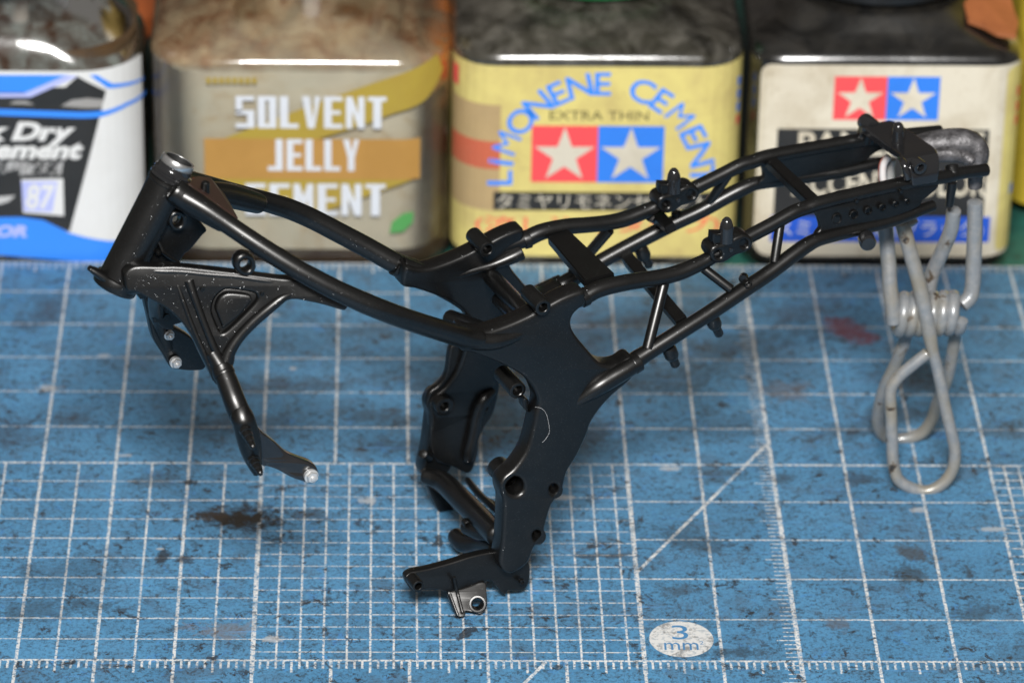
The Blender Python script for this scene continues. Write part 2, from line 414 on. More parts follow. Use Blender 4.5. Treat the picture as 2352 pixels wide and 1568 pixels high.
# text helpers -------------------------------------------------------
def text_mesh(body, size, shear=0, bold=0.0, sx=1.0, align='CENTER', space=1.0):
    cu = D.curves.new('t', 'FONT'); cu.body = body; cu.size = size; cu.shear = shear; cu.align_x = align; cu.space_character = space
    cu.offset = bold; cu.resolution_u = 3
    o = D.objects.new('tmp', cu); COL.objects.link(o)
    dg = bpy.context.evaluated_depsgraph_get(); me = D.meshes.new_from_object(o.evaluated_get(dg))
    D.objects.remove(o); D.curves.remove(cu)
    vs = [(v.co.x*sx, v.co.y) for v in me.vertices]; fs = [tuple(p.vertices) for p in me.polygons]
    D.meshes.remove(me); return vs, fs
def fit(vs, x0, x1, y0, y1):
    a = min(v[0] for v in vs); b = max(v[0] for v in vs); c = min(v[1] for v in vs); d = max(v[1] for v in vs)
    return [(x0+(v[0]-a)/(b-a)*(x1-x0), y0+(v[1]-c)/(d-c)*(y1-y0)) for v in vs]

ow = Mat('white_ink'); nn = ow.noise(16, 4, .6)
ow.set(base=ow.mix(nn.step(.50, .62)*.7, (.55, .55, .54), (.20, .25, .30)), rough=.5); _i2 = ow.noise(5, 6, .75); ow.set(base=ow.mix(_i2.step(.53, .60)*.7, ow.mix(nn.step(.50, .62)*.6, (.56, .56, .55), (.20, .25, .30)), (.10, .10, .10))); M_INK = ow.m
M_INKB = simple('blue_mat_ink', (.055, .19, .38), .5, dirt=.4)
oc = PG(1565, 1467)
o = new_obj('printed_oval', [oc+Vector((4.15*math.cos(t/48*2*math.pi), 4.3*math.sin(t/48*2*math.pi), .02)) for t in range(48)], [tuple(range(48))], M_INK, matroot, smooth=False)
vs, fs = text_mesh('3', 4)
new_obj('printed_digit', [oc+Vector((x, y, .04)) for x, y in fit(vs, -1.15, .95, -.1, 3.3)], fs, M_INKB, matroot, smooth=False)
vs, fs = text_mesh('mm', 2, sx=1.2)
new_obj('printed_unit', [oc+Vector((x, y, .04)) for x, y in fit(vs, -2.3, 2.1, -2.6, -.9)], fs, M_INKB, matroot, smooth=False)
vs, fs = text_mesh('2', 1)
new_obj('printed_unit', [oc+Vector((x, y, .04)) for x, y in fit(vs, 2.3, 2.8, -1.3, -.5)], fs, M_INKB, matroot, smooth=False)

# ================================================================== bottles
def ro_pt(s, a, rc):
    """point and normal on the front of a rounded square (half width a, corner radius rc), s=arc from front centre"""
    sg = 1 if s >= 0 else -1; s = abs(s); fl_ = a-rc; q = math.pi/2*rc
    if s <= fl_: x, y, nx, ny = s, -a, 0, -1
    elif s <= fl_+q:
        t = (s-fl_)/rc; x = fl_+rc*math.sin(t); y = -fl_-rc*math.cos(t); nx, ny = math.sin(t), -math.cos(t)
    else: x, y, nx, ny = a, -fl_+(s-fl_-q), 1, 0
    return sg*x, y, sg*nx, ny
def loft(name, rings, mat, root, parent=None, n=24, depth=None, ang=60):
    """rings (z, a, rc)"""
    verts = []; faces = []; N = None
    for z, a, rc in rings:
        pts = []
        for qd in range(4):
            for i in range(n//4+4):
                K = n//4+3
                if i == 0: p = (0, -a)
                ar = (a-rc)
                if i <= 2: x, y = ar*i/2, -a
                else:
                    t = (i-2)/(K-1)*math.pi/2; x = ar+rc*math.sin(t); y = -ar-rc*math.cos(t)
                if i == K: continue
                for _ in range(qd): x, y = -y, x
                pts.append((x, y))
            # second straight half (side start to centre)
            for i in range(0, 2):
                x, y = a, -(a-rc)*(1-i/2)
                for _ in range(qd): x, y = -y, x
                pts.append((x, y))
        if depth:      # shallow bottle: pull the back half forward, keep the front corners
            am = rings[3][1]; ay = depth/2-(am-a)*.8; sh_ = a-ay
            pts = [(x, (y+sh_ if y < -.01 else (y-sh_ if y > .01 else 0)) - (am-depth/2)) if abs(y) > sh_ else (x, -(am-depth/2)) for x, y in pts]
        N = len(pts); verts += [Vector((x, y, z)) for x, y in pts]
    for i in range(len(rings)-1):
        for k in range(N): faces.append((i*N+k, i*N+(k+1) % N, (i+1)*N+(k+1) % N, (i+1)*N+k))
    faces.append(tuple(range(N))); faces.append(tuple(range((len(rings)-1)*N, len(rings)*N)))
    c = Vector((root.location.x/S, root.location.y/S, 0))
    return new_obj(name, [v+c for v in verts], faces, mat, root, parent, angle=ang)
def glass(name, tint, stain, cov, rough=.04, edge=None, scale=1.2, alt=None, streak=(1, 1, 1), above=None):
    m = Mat(name); t = m.t
    tr = m.n.new('ShaderNodeBsdfTransparent'); tr.inputs[0].default_value = (*tint, 1)
    n = m.noise(scale, 5, .62, 1.2, vec=m.mapping(streak)); n2 = m.noise(scale*3.3, 4, .6, .6)
    col = m.mix(n2.step(.35, .65), stain, alt or tuple(x*.45 for x in stain))
    if edge:
        ex = m.xyz(); em = ex[0].step(edge[0], edge[1])*ex[2].step(2.4, 3.3)*n2.step(.30, .55); col = m.mix(em, col, edge[2])
    m.set(base=col, rough=rough+.1, coat=1, coatr=rough)
    mx = m.n.new('ShaderNodeMixShader'); cv = (n.step(.35, .65)*.8+.2)*(m.xyz()[2].step(3.31, 3.43)*(above-cov)+cov if above else cov)
    if edge: cv = cv.max(em*.9)
    m.link(cv, mx.inputs[0])
    t.links.new(tr.outputs[0], mx.inputs[1]); t.links.new(m.b.outputs[0], mx.inputs[2])
    gl = m.n.new('ShaderNodeBsdfGlossy'); gl.inputs['Roughness'].default_value = rough+.09
    fr = m.n.new('ShaderNodeFresnel'); fr.inputs[0].default_value = 1.5
    bp = m.n.new('ShaderNodeBump'); bp.inputs['Strength'].default_value = .5; bp.inputs['Distance'].default_value = .02
    m.link(m.noise(2.2, 3, .5), bp.inputs['Height']); t.links.new(bp.outputs[0], gl.inputs['Normal'])
    m2 = m.n.new('ShaderNodeMixShader'); t.links.new(fr.outputs[0], m2.inputs[0]); t.links.new(mx.outputs[0], m2.inputs[1]); t.links.new(gl.outputs[0], m2.inputs[2])
    t.links.new(m2.outputs[0], m.out.inputs[0]); return m.m
def murky(name, a, b, c3, scale=1.0, streak=(1, 1, 1)):
    m = Mat(name); n = m.noise(scale, 5, .6, 1.5, vec=m.mapping(streak)); n2 = m.noise(scale*2.6, 4, .6, 1)
    m.set(base=m.mix(n2.step(.55, .72)*.7, m.mix(n.step(.35, .65), a, b), c3), rough=.35, coat=.3); return m.m

def bottle(label, cx, a, Y0, gm, liquid, lid, rc=6.5, zs=32.6, dome=False, stem=False, depth=None):
    root = thing('glue_bottle', label, 'bottle', (cx, Y0+a, -2.35), 'square glass bottles lined up behind the frame')
    ng = 11.5
    if dome:
        rg = [(-2.3, a-2.2, rc), (-1.6, a-.7, rc), (-.3, a, rc), (.4, a, rc), (zs-4.2, a, rc), (zs-3.5, a, rc), (zs-1.5, a-.35, rc+1), (zs, a-1.2, rc+2.5), (zs+2, a-2.2, rc+3.5), (zs+4.5, a-5, rc+4.5), (zs+6.6, a-9, rc+2.5), (zs+7.8, ng, ng-.1), (zs+14, ng, ng-.1)]
    else:
        rg = [(-2.3, a-2.2, rc), (-1.6, a-.7, rc), (-.3, a, rc), (.4, a, rc), (zs-.6, a, rc), (zs, a, rc), (zs+.7, a-.25, rc), (zs+1.3, a-.8, rc), (zs+1.8, a-1.8, rc), (zs+3.0, a-5, rc+3.0), (zs+4.6, 14.5, 11.5), (zs+5.6, ng, ng-.1), (zs+14, ng, ng-.1)]
    b = loft('bottle_body', rg, gm, root, depth=depth)
    if liquid:
        i = 1.3
        loft('liquid', [(.2, a-2.6, rc), (1.2, a-i, rc-.8), (liquid[1], a-i, rc-.8), (liquid[1]+.05, a-i-.3, rc-.8)], liquid[0], root, depth=depth-2.4 if depth else None, ang=25)
    c = root.location/S+Vector((0, 0, 2.35))
    if depth: c = c-Vector((0, a-depth/2, 0))
    cap = lathe('cap', c+Vector((0, 0, zs+(10.6 if (dome or stem) else 6.2))), Vector((0, 0, 1)), [(0, 10), (0, 13.2), (.4, 13.9), (1.4, 14.0), (1.5, 13.6), (2.0, 13.6), (2.1, 14.0), (13, 13.8), (14, 13)], lid, root, n=64)
    if stem:
        sweep('brush_stem', [(c+Vector((stem, -1, 6)), 1.3), (c+Vector((stem, -.5, 22)), 1.35), (c+Vector((stem, 0, 46)), 1.5)], simple('white_plastic', (.62, .64, .64), .4), root)
    return root
def printed(name, polys, a, rc, off, mat, root, parent=None, sub=1.2):
    """polys = (verts2d, faces) in label space (s, z); wrapped onto the bottle"""
    vs, fs = polys
    bm = bmesh.new(); bv = [bm.verts.new((x, y, 0)) for x, y in vs]
    for f in fs:
        try: bm.faces.new([bv[i] for i in f])
        except ValueError: pass
    fl_ = a-rc
    if max(abs(v[0]) for v in vs) > fl_-.3:
        bmesh.ops.triangulate(bm, faces=bm.faces[:])
        for _ in range(5):
            es = [e for e in bm.edges if abs(e.verts[0].co.x-e.verts[1].co.x) > sub and max(abs(e.verts[0].co.x), abs(e.verts[1].co.x)) > fl_-.5]
            if not es: break
            bmesh.ops.subdivide_edges(bm, edges=es, cuts=1)
            bmesh.ops.triangulate(bm, faces=[f for f in bm.faces if len(f.verts) > 3])
    for v in bm.verts:
        x, y, nx, ny = ro_pt(v.co.x, a, rc); v.co = Vector((x+nx*off, y+ny*off, v.co.y+2.35))*S
    bmesh.ops.recalc_face_normals(bm, faces=bm.faces[:])
    me = D.meshes.new(name); bm.to_mesh(me); bm.free(); me.materials.append(mat)
    o = D.objects.new(name, me); COL.objects.link(o); o.parent = parent or root; return o
def poly(*pts): return list(pts), [tuple(range(len(pts)))]
def rect(x0, x1, z0, z1, r=0):
    if not r: return poly((x0, z0), (x1, z0), (x1, z1), (x0, z1))
    p = []
    for cx, cz, t0 in ((x1-r, z1-r, 0), (x0+r, z1-r, 90), (x0+r, z0+r, 180), (x1-r, z0+r, 270)):
        for k in range(7): t = math.radians(t0+k*15); p.append((cx+r*math.cos(t), cz+r*math.sin(t)))
    return poly(*p)
def star(cx, cz, R, k=.382):
    p = []
    for i in range(10):
        t = math.pi/2+i*math.pi/5; q = R if i % 2 == 0 else R*k; p.append((cx+q*math.cos(t), cz+q*math.sin(t)))
    vs = p+[(cx, cz)]; return vs, [(i, (i+1) % 10, 10) for i in range(10)]
def paper(name, base, dirt=.35, dc=(.22, .16, .09), sc=1.1):
    m = Mat(name); n = m.noise(sc, 5, .62, .5); n2 = m.noise(sc*9, 4, .6)
    c = m.mix((n.step(.42, .75)*.8+n2.step(.58, .75)*.5)*dirt, base, dc); m.set(base=c, rough=.5, coat=.15, coatr=.3); return m.m

RED = paper('red_print', (.80, .075, .085), .12); BLU = paper('blue_print', (.03, .20, .75), .15, (.02, .05, .2))
CREAM = paper('cream_paper', (.66, .60, .48), .75, (.35, .27, .16)); YEL = paper('yellow_paper', (.66, .56, .19), .85, (.40, .29, .12))
TAN = paper('tan_print', (.44, .31, .15), .4); BRICK = paper('brick_print', (.52, .12, .06), .4); BLKP = paper('black_print', (.016, .016, .016), .3, (.06, .055, .05))
WHT = paper('white_paper', (.68, .68, .67), .12); STARW = paper('star_white', (.60, .55, .45), .5, (.33, .28, .18))
RORG = paper('orange_print', (.80, .17, .09), .2); GRYW = paper('grey_white_print', (.60, .62, .66), .15); LBL = paper('light_blue_print', (.035, .24, .85), .05, (.02, .1, .5))
LAV = paper('lavender_print', (.42, .46, .80), .1); OLIVE = paper('olive_print', (.36, .26, .035), .4, (.25, .14, .03)); BRWN = paper('brown_print', (.38, .20, .045), .5, (.50, .27, .07), .8)

# --- bottle with yellow label (third)
def two_star(root, a, rc, x0, x1, z0, z1, off, sw):
    xm = (x0+x1)/2; h = (z1-z0)
    printed('printed_red_square', rect(x0, xm, z0, z1), a, rc, off, RED, root)
    printed('printed_blue_square', rect(xm, x1, z0, z1), a, rc, off, BLU, root)
    for c in ((x0+xm)/2, (xm+x1)/2): printed('printed_star', star(c, z0+h*.475, h*.505), a, rc, off+.04, sw, root)

gl3 = glass('grimy_glass', (.8, .8, .78), (.030, .027, .018), .93, .13, scale=1.0, alt=(.13, .12, .10))
a3 = 21.35; c3 = 77.95; Y3 = 110.4
B3 = bottle('square glass bottle with a dirty yellow label, two-star emblem and blue arched lettering', c3, a3, Y3, gl3, (murky('dark_dregs', (.03, .026, .016), (.10, .09, .06), (.22, .2, .17), 1.1), 30), simple('green_cap', (.01, .12, .035), .35), 6.5)
lab = printed('label', rect(-25.6, 26.0, .9, 32.0, 1.6), a3, 6.5, .06, YEL, B3)
def L3(x, y):      # picture point -> label space of the third bottle
    q = PY(x, y, Y3); return (q.x-c3, q.z)
fw = a3-6.5
zt, zb = L3(1090, 245)[1], L3(1090, 475)[1]
printed('printed_side_panel', rect(-23.6, -14.3, zb-.6, zt+.3), a3, 6.5, .09, TAN, B3)
printed('printed_stripe', rect(-23.6, -14.3, L3(1090, 388)[1], L3(1090, 325)[1]), a3, 6.5, .12, BRICK, B3)
printed('printed_mark', rect(-23.4, -21.6, L3(0, 210)[1], L3(0, 165)[1]), a3, 6.5, .12, RED, B3)
for zz in (0, 1, 2, 3): printed('printed_mark', rect(21.5, 22.6, 27.5-zz*2.1, 28.9-zz*2.1), a3, 6.5, .10, BLU if zz < 3 else RED, B3)
x0, z1 = L3(1222, 288); x1, z0 = L3(1522, 419)
two_star(B3, a3, 6.5, x0, x1, z0, z1, .12, STARW)
vs, fs = text_mesh('EXTRA THIN', 2, sx=1.2)
e0, e1 = L3(1262, 275), L3(1490, 255)
printed('printed_text', (fit(vs, e0[0], e1[0], e0[1], e1[1]), fs), a3, 6.5, .12, paper('olive_black_print', (.10, .085, .03), .2), B3)
# arched lettering
def arch(word, cx, cz, R, a0, a1, size, mat, root, a, rc, off, bold):
    av, af = [], []
    n = len(word)
    wd = {'I': .62, 'M': 1.25, ' ': .75, 'O': 1.12, 'N': 1.05, 'C': 1.0, 'E': .92, 'T': .9, 'L': .85}
    tot = sum(wd[c] for c in word); pos = 0
    for ch in word:
        t = (pos+wd[ch]/2)/tot; pos += wd[ch]
        if ch == ' ': continue
        an = math.radians(a0+(a1-a0)*t)
        vs, fs = text_mesh(ch, size, bold=0 if ch == 'M' else bold*.75, sx=1.08 if ch != 'M' else .95)
        bx = (min(v[0] for v in vs)+max(v[0] for v in vs))/2
        k = len(av)
        for x, y in vs:
            x -= bx; av.append((cx+(R+y)*math.cos(an)+x*math.sin(an), cz+(R+y)*math.sin(an)-x*math.cos(an)))
        printed('printed_letter', (av[k:], fs), a, rc, off, mat, root)
cc = L3(1385, 380); R_ = (L3(1385, 215)[1]-cc[1])
arch('LIMONENE CEMENT', L3(1393, 0)[0], cc[1]-1.7, R_+1.5, 187, -5, 5.2, LBL, B3, a3, 6.5, .13, .09)
q0, q1 = L3(1133, 482), L3(1560, 442)
printed('printed_black_band', rect(q0[0], 17.4, q0[1], q1[1]), a3, 6.5, .10, BLKP, B3)
vs, fs = text_mesh('タミヤリモネンセメント', 2)
printed('printed_text', (fit(vs, q0[0]+.5, 16.6, q0[1]+.3, q1[1]-.3), fs), a3, 6.5, .14, STARW, B3)
q0, q1 = L3(1090, 538), L3(1660, 498)
vs, fs = text_mesh('(流し込みタイプ)', 2, bold=.02)
printed('printed_text', (fit(vs, q0[0], q1[0]-.3, q0[1], q1[1]), fs), a3, 6.5, .12, RORG, B3)

# --- bottle with the white and black label (fourth)
gl4 = glass('black_stained_glass', (.5, .5, .5), (.006, .006, .006), 1.35, .17, scale=.9, alt=(.018, .016, .013))
a4 = 20.0; c4 = 120.3; Y4 = 110.6; rc4 = 4.6
B4 = bottle('square glass bottle stained black inside with a cream and black label, two-star emblem', c4, a4, Y4, gl4, (murky('black_wash', (.006, .006, .006), (.015, .013, .011), (.02, .018, .015), 1), 31), simple('black_cap', (.012, .012, .012), .25), rc4)
def L4(x, y): q = PY(x, y, Y4); return (q.x-c4, q.z)
lt = L4(2000, 150)[1]; lb = L4(2000, 588)[1]
vsL = rect(-18.9, 21.8, lb, lt, 2.2)
printed('label', vsL, a4, rc4, .06, CREAM, B4)
printed('printed_yellow_side', rect(17.6, 21.6, lb+.6, lt-.6, 1.2), a4, rc4, .09, YEL, B4)
for i, (z_, mt) in enumerate(((26.5, RED), (24, RED), (21.8, RED), (10.5, BLU))): printed('printed_mark', rect(19.9, 21.0, z_, z_+1.6), a4, rc4, .12, mt, B4)
x0, z1 = L4(1918, 175); x1, z0 = L4(2154, 276)
two_star(B4, a4, rc4, x0, x1, z0, z1, .10, CREAM)
q0, q1 = L4(1775, 515), L4(2273, 298)
printed('printed_black_panel', rect(q0[0], q1[0], q0[1]-1.0, q1[1]), a4, rc4, .09, BLKP, B4)
for tx, (xa, xb, ya, yb) in (('PANEL LINE', (1832, 2262, 356, 304)), ('ACCENT COLOR', (1818, 2268, 449, 394))):
    vs, fs = text_mesh(tx, 2, bold=.04)
    p0, p1 = L4(xa, ya), L4(xb, yb)
    printed('printed_text', (fit(vs, p0[0], p1[0], p0[1], p1[1]), fs), a4, rc4, .13, CREAM, B4)
q0, q1 = L4(1768, 554), L4(2275, 498)
printed('printed_blue_band', rect(q0[0], q1[0], q0[1], q1[1]), a4, rc4, .11, paper('deep_blue_print', (.015, .09, .55), .15, (.02, .1, .6)), B4)
vs, fs = text_mesh('スミ入れ塗料(ブラック)', 2, bold=.015)
printed('printed_text', (fit(vs, q0[0]+.8, q1[0]-1.0, q0[1]+.5, q1[1]-.5), fs), a4, rc4, .15, paper('pale_blue_print', (.50, .52, .60), .1), B4)

# --- clear bottle printed in white and gold (second)
gl2 = glass('clear_glass', (.97, .96, .93), (.42, .31, .18), .12, .04, scale=.8, alt=(.20, .08, .03), streak=(1, .6, 1), above=.66, edge=(1.75, 2.1, (.45, .13, .02)))
a2 = 22.3; c2 = 34.4; Y2 = 110.4; rc2 = 8
B2 = bottle('clear square bottle of cloudy solvent with white block lettering and a gold swoosh', c2, a2, Y2, gl2, (murky('cloudy_liquid', (.44, .42, .34), (.52, .48, .38), (.40, .32, .20), .7, (1, 1, .6)), 30.2), simple('gold_cap', (.3, .2, .05), .4), rc2, zs=31.6, stem=1.2)
def L2(x, y): q = PY(x, y, Y2); return (q.x-c2, q.z)
def pl(pts, Lf, n=6):
    s_ = catmull([(*Lf(*p), 0) for p in pts], n, False); return [(v.x, v.y) for v in s_]
up = pl([(470, 322), (700, 275), (880, 235), (1000, 170), (1032, 140)], L2); lo = pl([(470, 330), (700, 322), (880, 275), (1000, 218), (1038, 175)], L2)
vsw = up+lo[::-1]; nup = len(up)
# swoosh: upper edge climbs to the right, the left tail is thin
u1 = pl([(470, 335), (560, 300), (660, 262), (760, 225), (860, 190), (950, 160), (1012, 138)], L2)
l1 = pl([(470, 336), (600, 330), (700, 325), (820, 292), (900, 262), (980, 235), (1034, 180)], L2)
n_ = min(len(u1), len(l1)); vv = u1+l1; ff = [(i, i+1, n_+i+1, n_+i) for i in range(n_-1)]
printed('printed_gold_swoosh', (vv, ff), a2, rc2, .08, OLIVE, B2)
q0, q1 = L2(470, 410), L2(966, 320)
printed('printed_brown_band', rect(q0[0], q1[0], q0[1], q1[1]), a2, rc2, .11, BRWN, B2)
l2 = pl([(480, 408), (600, 465), (700, 500), (760, 480), (900, 430), (964, 408)], L2); u2 = pl([(480, 408), (600, 408), (700, 408), (760, 408), (900, 408), (964, 408)], L2)
n_ = len(u2); printed('printed_gold_tail', (u2+l2, [(i, i+1, n_+i+1, n_+i) for i in range(n_-1)]), a2, rc2, .08, OLIVE, B2)
def block_letters(word, x0, x1, z0, z1, t, root, a, rc, off, mat, gap=.16):
    """heavy stencil-like capitals built from bars"""
    n = len(word); W = (x1-x0)/n; av, af = [], []
    def q(p):
        k = len(av); av.extend(p); af.append(tuple(range(k, k+len(p))))
    for i, ch in enumerate(word):
        X0 = x0+i*W+W*gap/2; X1 = x0+(i+1)*W-W*gap/2; w_ = X1-X0; h = z1-z0
        b = lambda fx0, fx1, fz0, fz1: q([(X0+fx0*w_, z0+fz0*h), (X0+fx1*w_, z0+fz0*h), (X0+fx1*w_, z0+fz1*h), (X0+fx0*w_, z0+fz1*h)])
        p = lambda *pp: q([(X0+x*w_, z0+z*h) for x, z in pp])
        th = .14
        if ch == 'S': b(0, 1, 1-th, 1); b(0, .36, .5, 1-th); b(.0, 1, .42, .56); b(.62, 1, 0, .42); b(0, .62, 0, th)
        elif ch == 'O': b(0, .40, 0, 1); b(.60, 1, 0, 1); b(.4, .6, 0, th); b(.4, .6, 1-th, 1)
        elif ch == 'L': b(0, .45, 0, 1); b(.45, 1, 0, th)
        elif ch == 'V': p((0, 1), (.42, 1), (.62, .25), (.62, 0), (.32, 0)); p((.62, 0), (.68, 0), (1, 1), (.70, 1), (.62, .35))
        elif ch == 'E': b(0, .42, 0, 1); b(.42, 1, 0, th); b(.42, 1, 1-th, 1); b(.42, .9, .44, .56)
        elif ch == 'N': b(0, .34, 0, 1); b(.66, 1, 0, 1); p((.34, 1), (.34, .55), (.66, 0), (.66, .45))
        elif ch == 'T': b(0, 1, 1-th, 1); b(.28, .72, 0, 1-th)
        elif ch == 'J': b(.5, .95, 0, 1); b(0, .5, 0, th)
        elif ch == 'Y': p((0, 1), (.4, 1), (.55, .6), (.7, 1), (1, 1), (.72, .42), (.72, 0), (.30, 0), (.30, .42))
        elif ch == 'C': b(0, .42, 0, 1); b(.42, 1, 0, th); b(.42, 1, 1-th, 1)
        elif ch == 'M': b(0, .30, 0, 1); b(.70, 1, 0, 1); p((.30, 1), (.30, .5), (.5, .15), (.5, .6)); p((.5, .6), (.5, .15), (.70, .5), (.70, 1))
    printed('printed_text', (av, af), a, rc, off, mat, root)
for wd_, xa, xb, ya, yb in (('SOLVENT', 538, 892, 293, 222), ('JELLY', 612, 828, 391, 320), ('CEMENT', 560, 890, 493, 422)):
    p0, p1 = L2(xa, ya), L2(xb, yb); block_letters(wd_, p0[0], p1[0], p0[1], p1[1], .14, B2, a2, rc2, .15, GRYW)
lf = [L2(*p) for p in ((895, 535), (900, 510), (925, 490), (950, 487), (948, 512), (925, 532))]
printed('printed_leaf', poly(*lf), a2, rc2, .1, paper('green_print', (.07, .28, .07), .4, (.2, .3, .15)), B2)
for i in range(8):
    p0, p1 = L2(474+i*15, 192), L2(484+i*15, 178); printed('printed_mark', rect(p0[0], p1[0], p0[1], p1[1]), a2, rc2, .1, OLIVE, B2)

# --- bottle with the blue, black and white label (first)
gl1 = glass('brown_tinged_glass', (.8, .75, .7), (.045, .020, .010), .95, .04, scale=1.1, alt=(.20, .22, .20), streak=(.6, .6, 2.2))
a1 = 22.0; c1 = -10.8; Y1 = 110.8; rc1 = 9.5
B1 = bottle('round-shouldered glass bottle with a blue, black and white quick dry label', c1, a1, Y1, gl1, (murky('amber_liquid', (.09, .05, .02), (.04, .03, .02), (.14, .10, .06), .8, (.6, .6, 1.6)), 33), simple('white_cap', (.6, .6, .6), .4), rc1, zs=32.5, dome=True, stem=3.4, depth=26)
def L1(x, y):
    q = PY(x, y, Y1); dx = q.x-c1
    # undo the corner so that traced points stay put on the wrapped label
    fl_ = a1-rc1
    if dx > fl_:
        t = math.asin(min((dx-fl_)/rc1, .99)); return (fl_+t*rc1, PY(x, y, Y1+rc1*(1-math.cos(t))).z)
    return (dx, q.z)
def P1(name, mat, off, *pts): return printed(name, poly(*[L1(*p) for p in pts]), a1, rc1, off, mat, B1)
zt = L1(100, 165)[1]; zb = L1(100, 562)[1]
printed('label', rect(-24, 24.5, zb-.2, zt+.1, .5), a1, rc1, .06, WHT, B1)
P1('printed_black_panel', BLKP, .09, (-260, 200), (150, 200), (178, 175), (242, 208), (160, 532), (60, 500), (-260, 500))
P1('printed_blue_top', LBL, .12, (-260, 172), (158, 172), (60, 212), (-260, 212))
P1('printed_lavender_line', LAV, .14, (-260, 214), (55, 214), (150, 173), (180, 174), (70, 223), (-260, 224))
P1('printed_blue_line', LBL, .15, (-260, 240), (240, 253), (232, 268), (-260, 256))
P1('printed_blue_line', LBL, .15, (236, 255), (288, 234), (330, 205), (330, 212), (290, 242), (232, 268))
P1('printed_blue_line', LBL, .15, (205, 172), (222, 172), (256, 192), (322, 176), (322, 180), (256, 202), (246, 202))
P1('printed_grey_swoosh', paper('grey_print', (.30, .29, .28), .2), .13, (140, 243), (165, 229), (200, 225), (238, 228), (232, 247))
P1('printed_grey_swoosh', paper('grey_print', (.30, .29, .28), .2), .13, (20, 238), (35, 231), (60, 231), (80, 240))
P1('printed_blue_base', LBL, .12, (-260, 500), (50, 498), (100, 505), (160, 534), (335, 540), (335, 562), (-260, 562))
for tx, xa, xb, ya, yb, sh, mt in (('Quick Dry', -195, 174, 334, 279, .3, WHT), ('Cement', -62, 192, 364, 322, .3, WHT), ('速乾型接着剤', -55, 146, 401, 369, .2, paper('grey_text', (.42, .42, .42), .2)), ('COLOR', -110, 62, 543, 516, .25, LAV)):
    vs, fs = text_mesh(tx, 2, shear=sh, bold=.05 if len(tx) > 7 and tx[0] != 'Q' else .10)
    p0, p1 = L1(xa, ya), L1(xb, yb); printed('printed_text', (fit(vs, p0[0], p1[0], p0[1], p1[1]), fs), a1, rc1, .17, mt, B1)
P1('printed_number_box', WHT, .12, (49, 411), (145, 409), (147, 495), (53, 488))
P1('printed_number_box', LAV, .14, (49, 416), (132, 416), (120, 486), (54, 484))
vs, fs = text_mesh('87', 2, shear=.2, bold=.06); p0, p1 = L1(60, 480), L1(128, 422)
printed('printed_text', (fit(vs, p0[0], p1[0], p0[1], p1[1]), fs), a1, rc1, .18, WHT, B1)
P1('printed_grey_swoosh', paper('silver_print', (.5, .5, .5), .2), .14, (-60, 470), (-20, 452), (36, 448), (20, 462), (-20, 474))

# --- things behind the bottles, seen past their shoulders and through the glass
def jar(lb, x, y, r, h, mt, capm):
    rt = thing('paint_jar', lb, 'jar', (x, y, 0), 'paint jars standing behind the bottles'); c = Vector((x, y, 0))
    lathe('jar_body', c, Vector((0, 0, 1)), [(.1, r*.9), (.8, r), (h*.72, r), (h*.8, r*.9), (h*.82, r*.8)], mt, rt, n=48)
    lathe('cap', c+Vector((0, 0, h*.825)), Vector((0, 0, 1)), [(0, r*.8), (.3, r*.86), (h*.17, r*.86), (h*.18, r*.8)], capm, rt, n=48)
rust = simple('rust_red_paint', (.36, .09, .025), .45, dirt=.8, dcol=(.10, .03, .01), dscale=.8); umb = simple('umber_paint', (.30, .13, .05), .5, dirt=.7, dscale=.7)
jar('small rust orange capped jar behind the gap between the first and second bottle', 4, 158, 9, 20, simple('dark_green_glass', (.02, .035, .03), .3), rust)
jar('small rust orange capped jar behind the right shoulder of the black stained bottle', 142, 163, 8, 20, simple('dark_green_glass', (.02, .035, .03), .3), rust)
sp_ = [(2214, 8, 37.6), (2224, 44, 36.8), (2262, 58, 36.6), (2290, 74, 36.2), (2334, 82, 36.0), (2340, 50, 36.4), (2328, 18, 37.2), (2318, -22, 38.4), (2240, -22, 38.6)]
_t = [PG(x, y, z) for x, y, z in sp_]; _n = len(_t)
sc0 = new_obj('paper_scrap', _t+[p-Vector((0, 0, .7)) for p in _t], [tuple(range(_n)), tuple(range(2*_n-1, _n-1, -1))]+[(i, (i+1) % _n, _n+(i+1) % _n, _n+i) for i in range(_n)], simple('rust_scrap', (.34, .11, .035), .6, dirt=.6, dcol=(.12, .03, .01), dscale=2), smooth=False)
tag(sc0, 'rust brown scrap lying on the right shoulder of the black stained bottle', 'scrap')
Y5 = thing('yellow_bottle', 'yellow bottle cut off by the right edge of the picture', 'bottle', (160.6, 146, 0))
loft('bottle_body', [(.2, 17, 5), (1, 18.5, 5), (60, 18.5, 5), (62, 17.5, 5)], simple('yellow_plastic', (.48, .36, .035), .4, dirt=.6, dcol=(.2, .14, .02), dscale=1), Y5)
wl = box('back_wall', (-420, 420, -3.3), (560, 440, 400), simple('dark_wall', (.05, .04, .034), .8, dirt=.5, dscale=.1)); tag(wl, kind='structure')

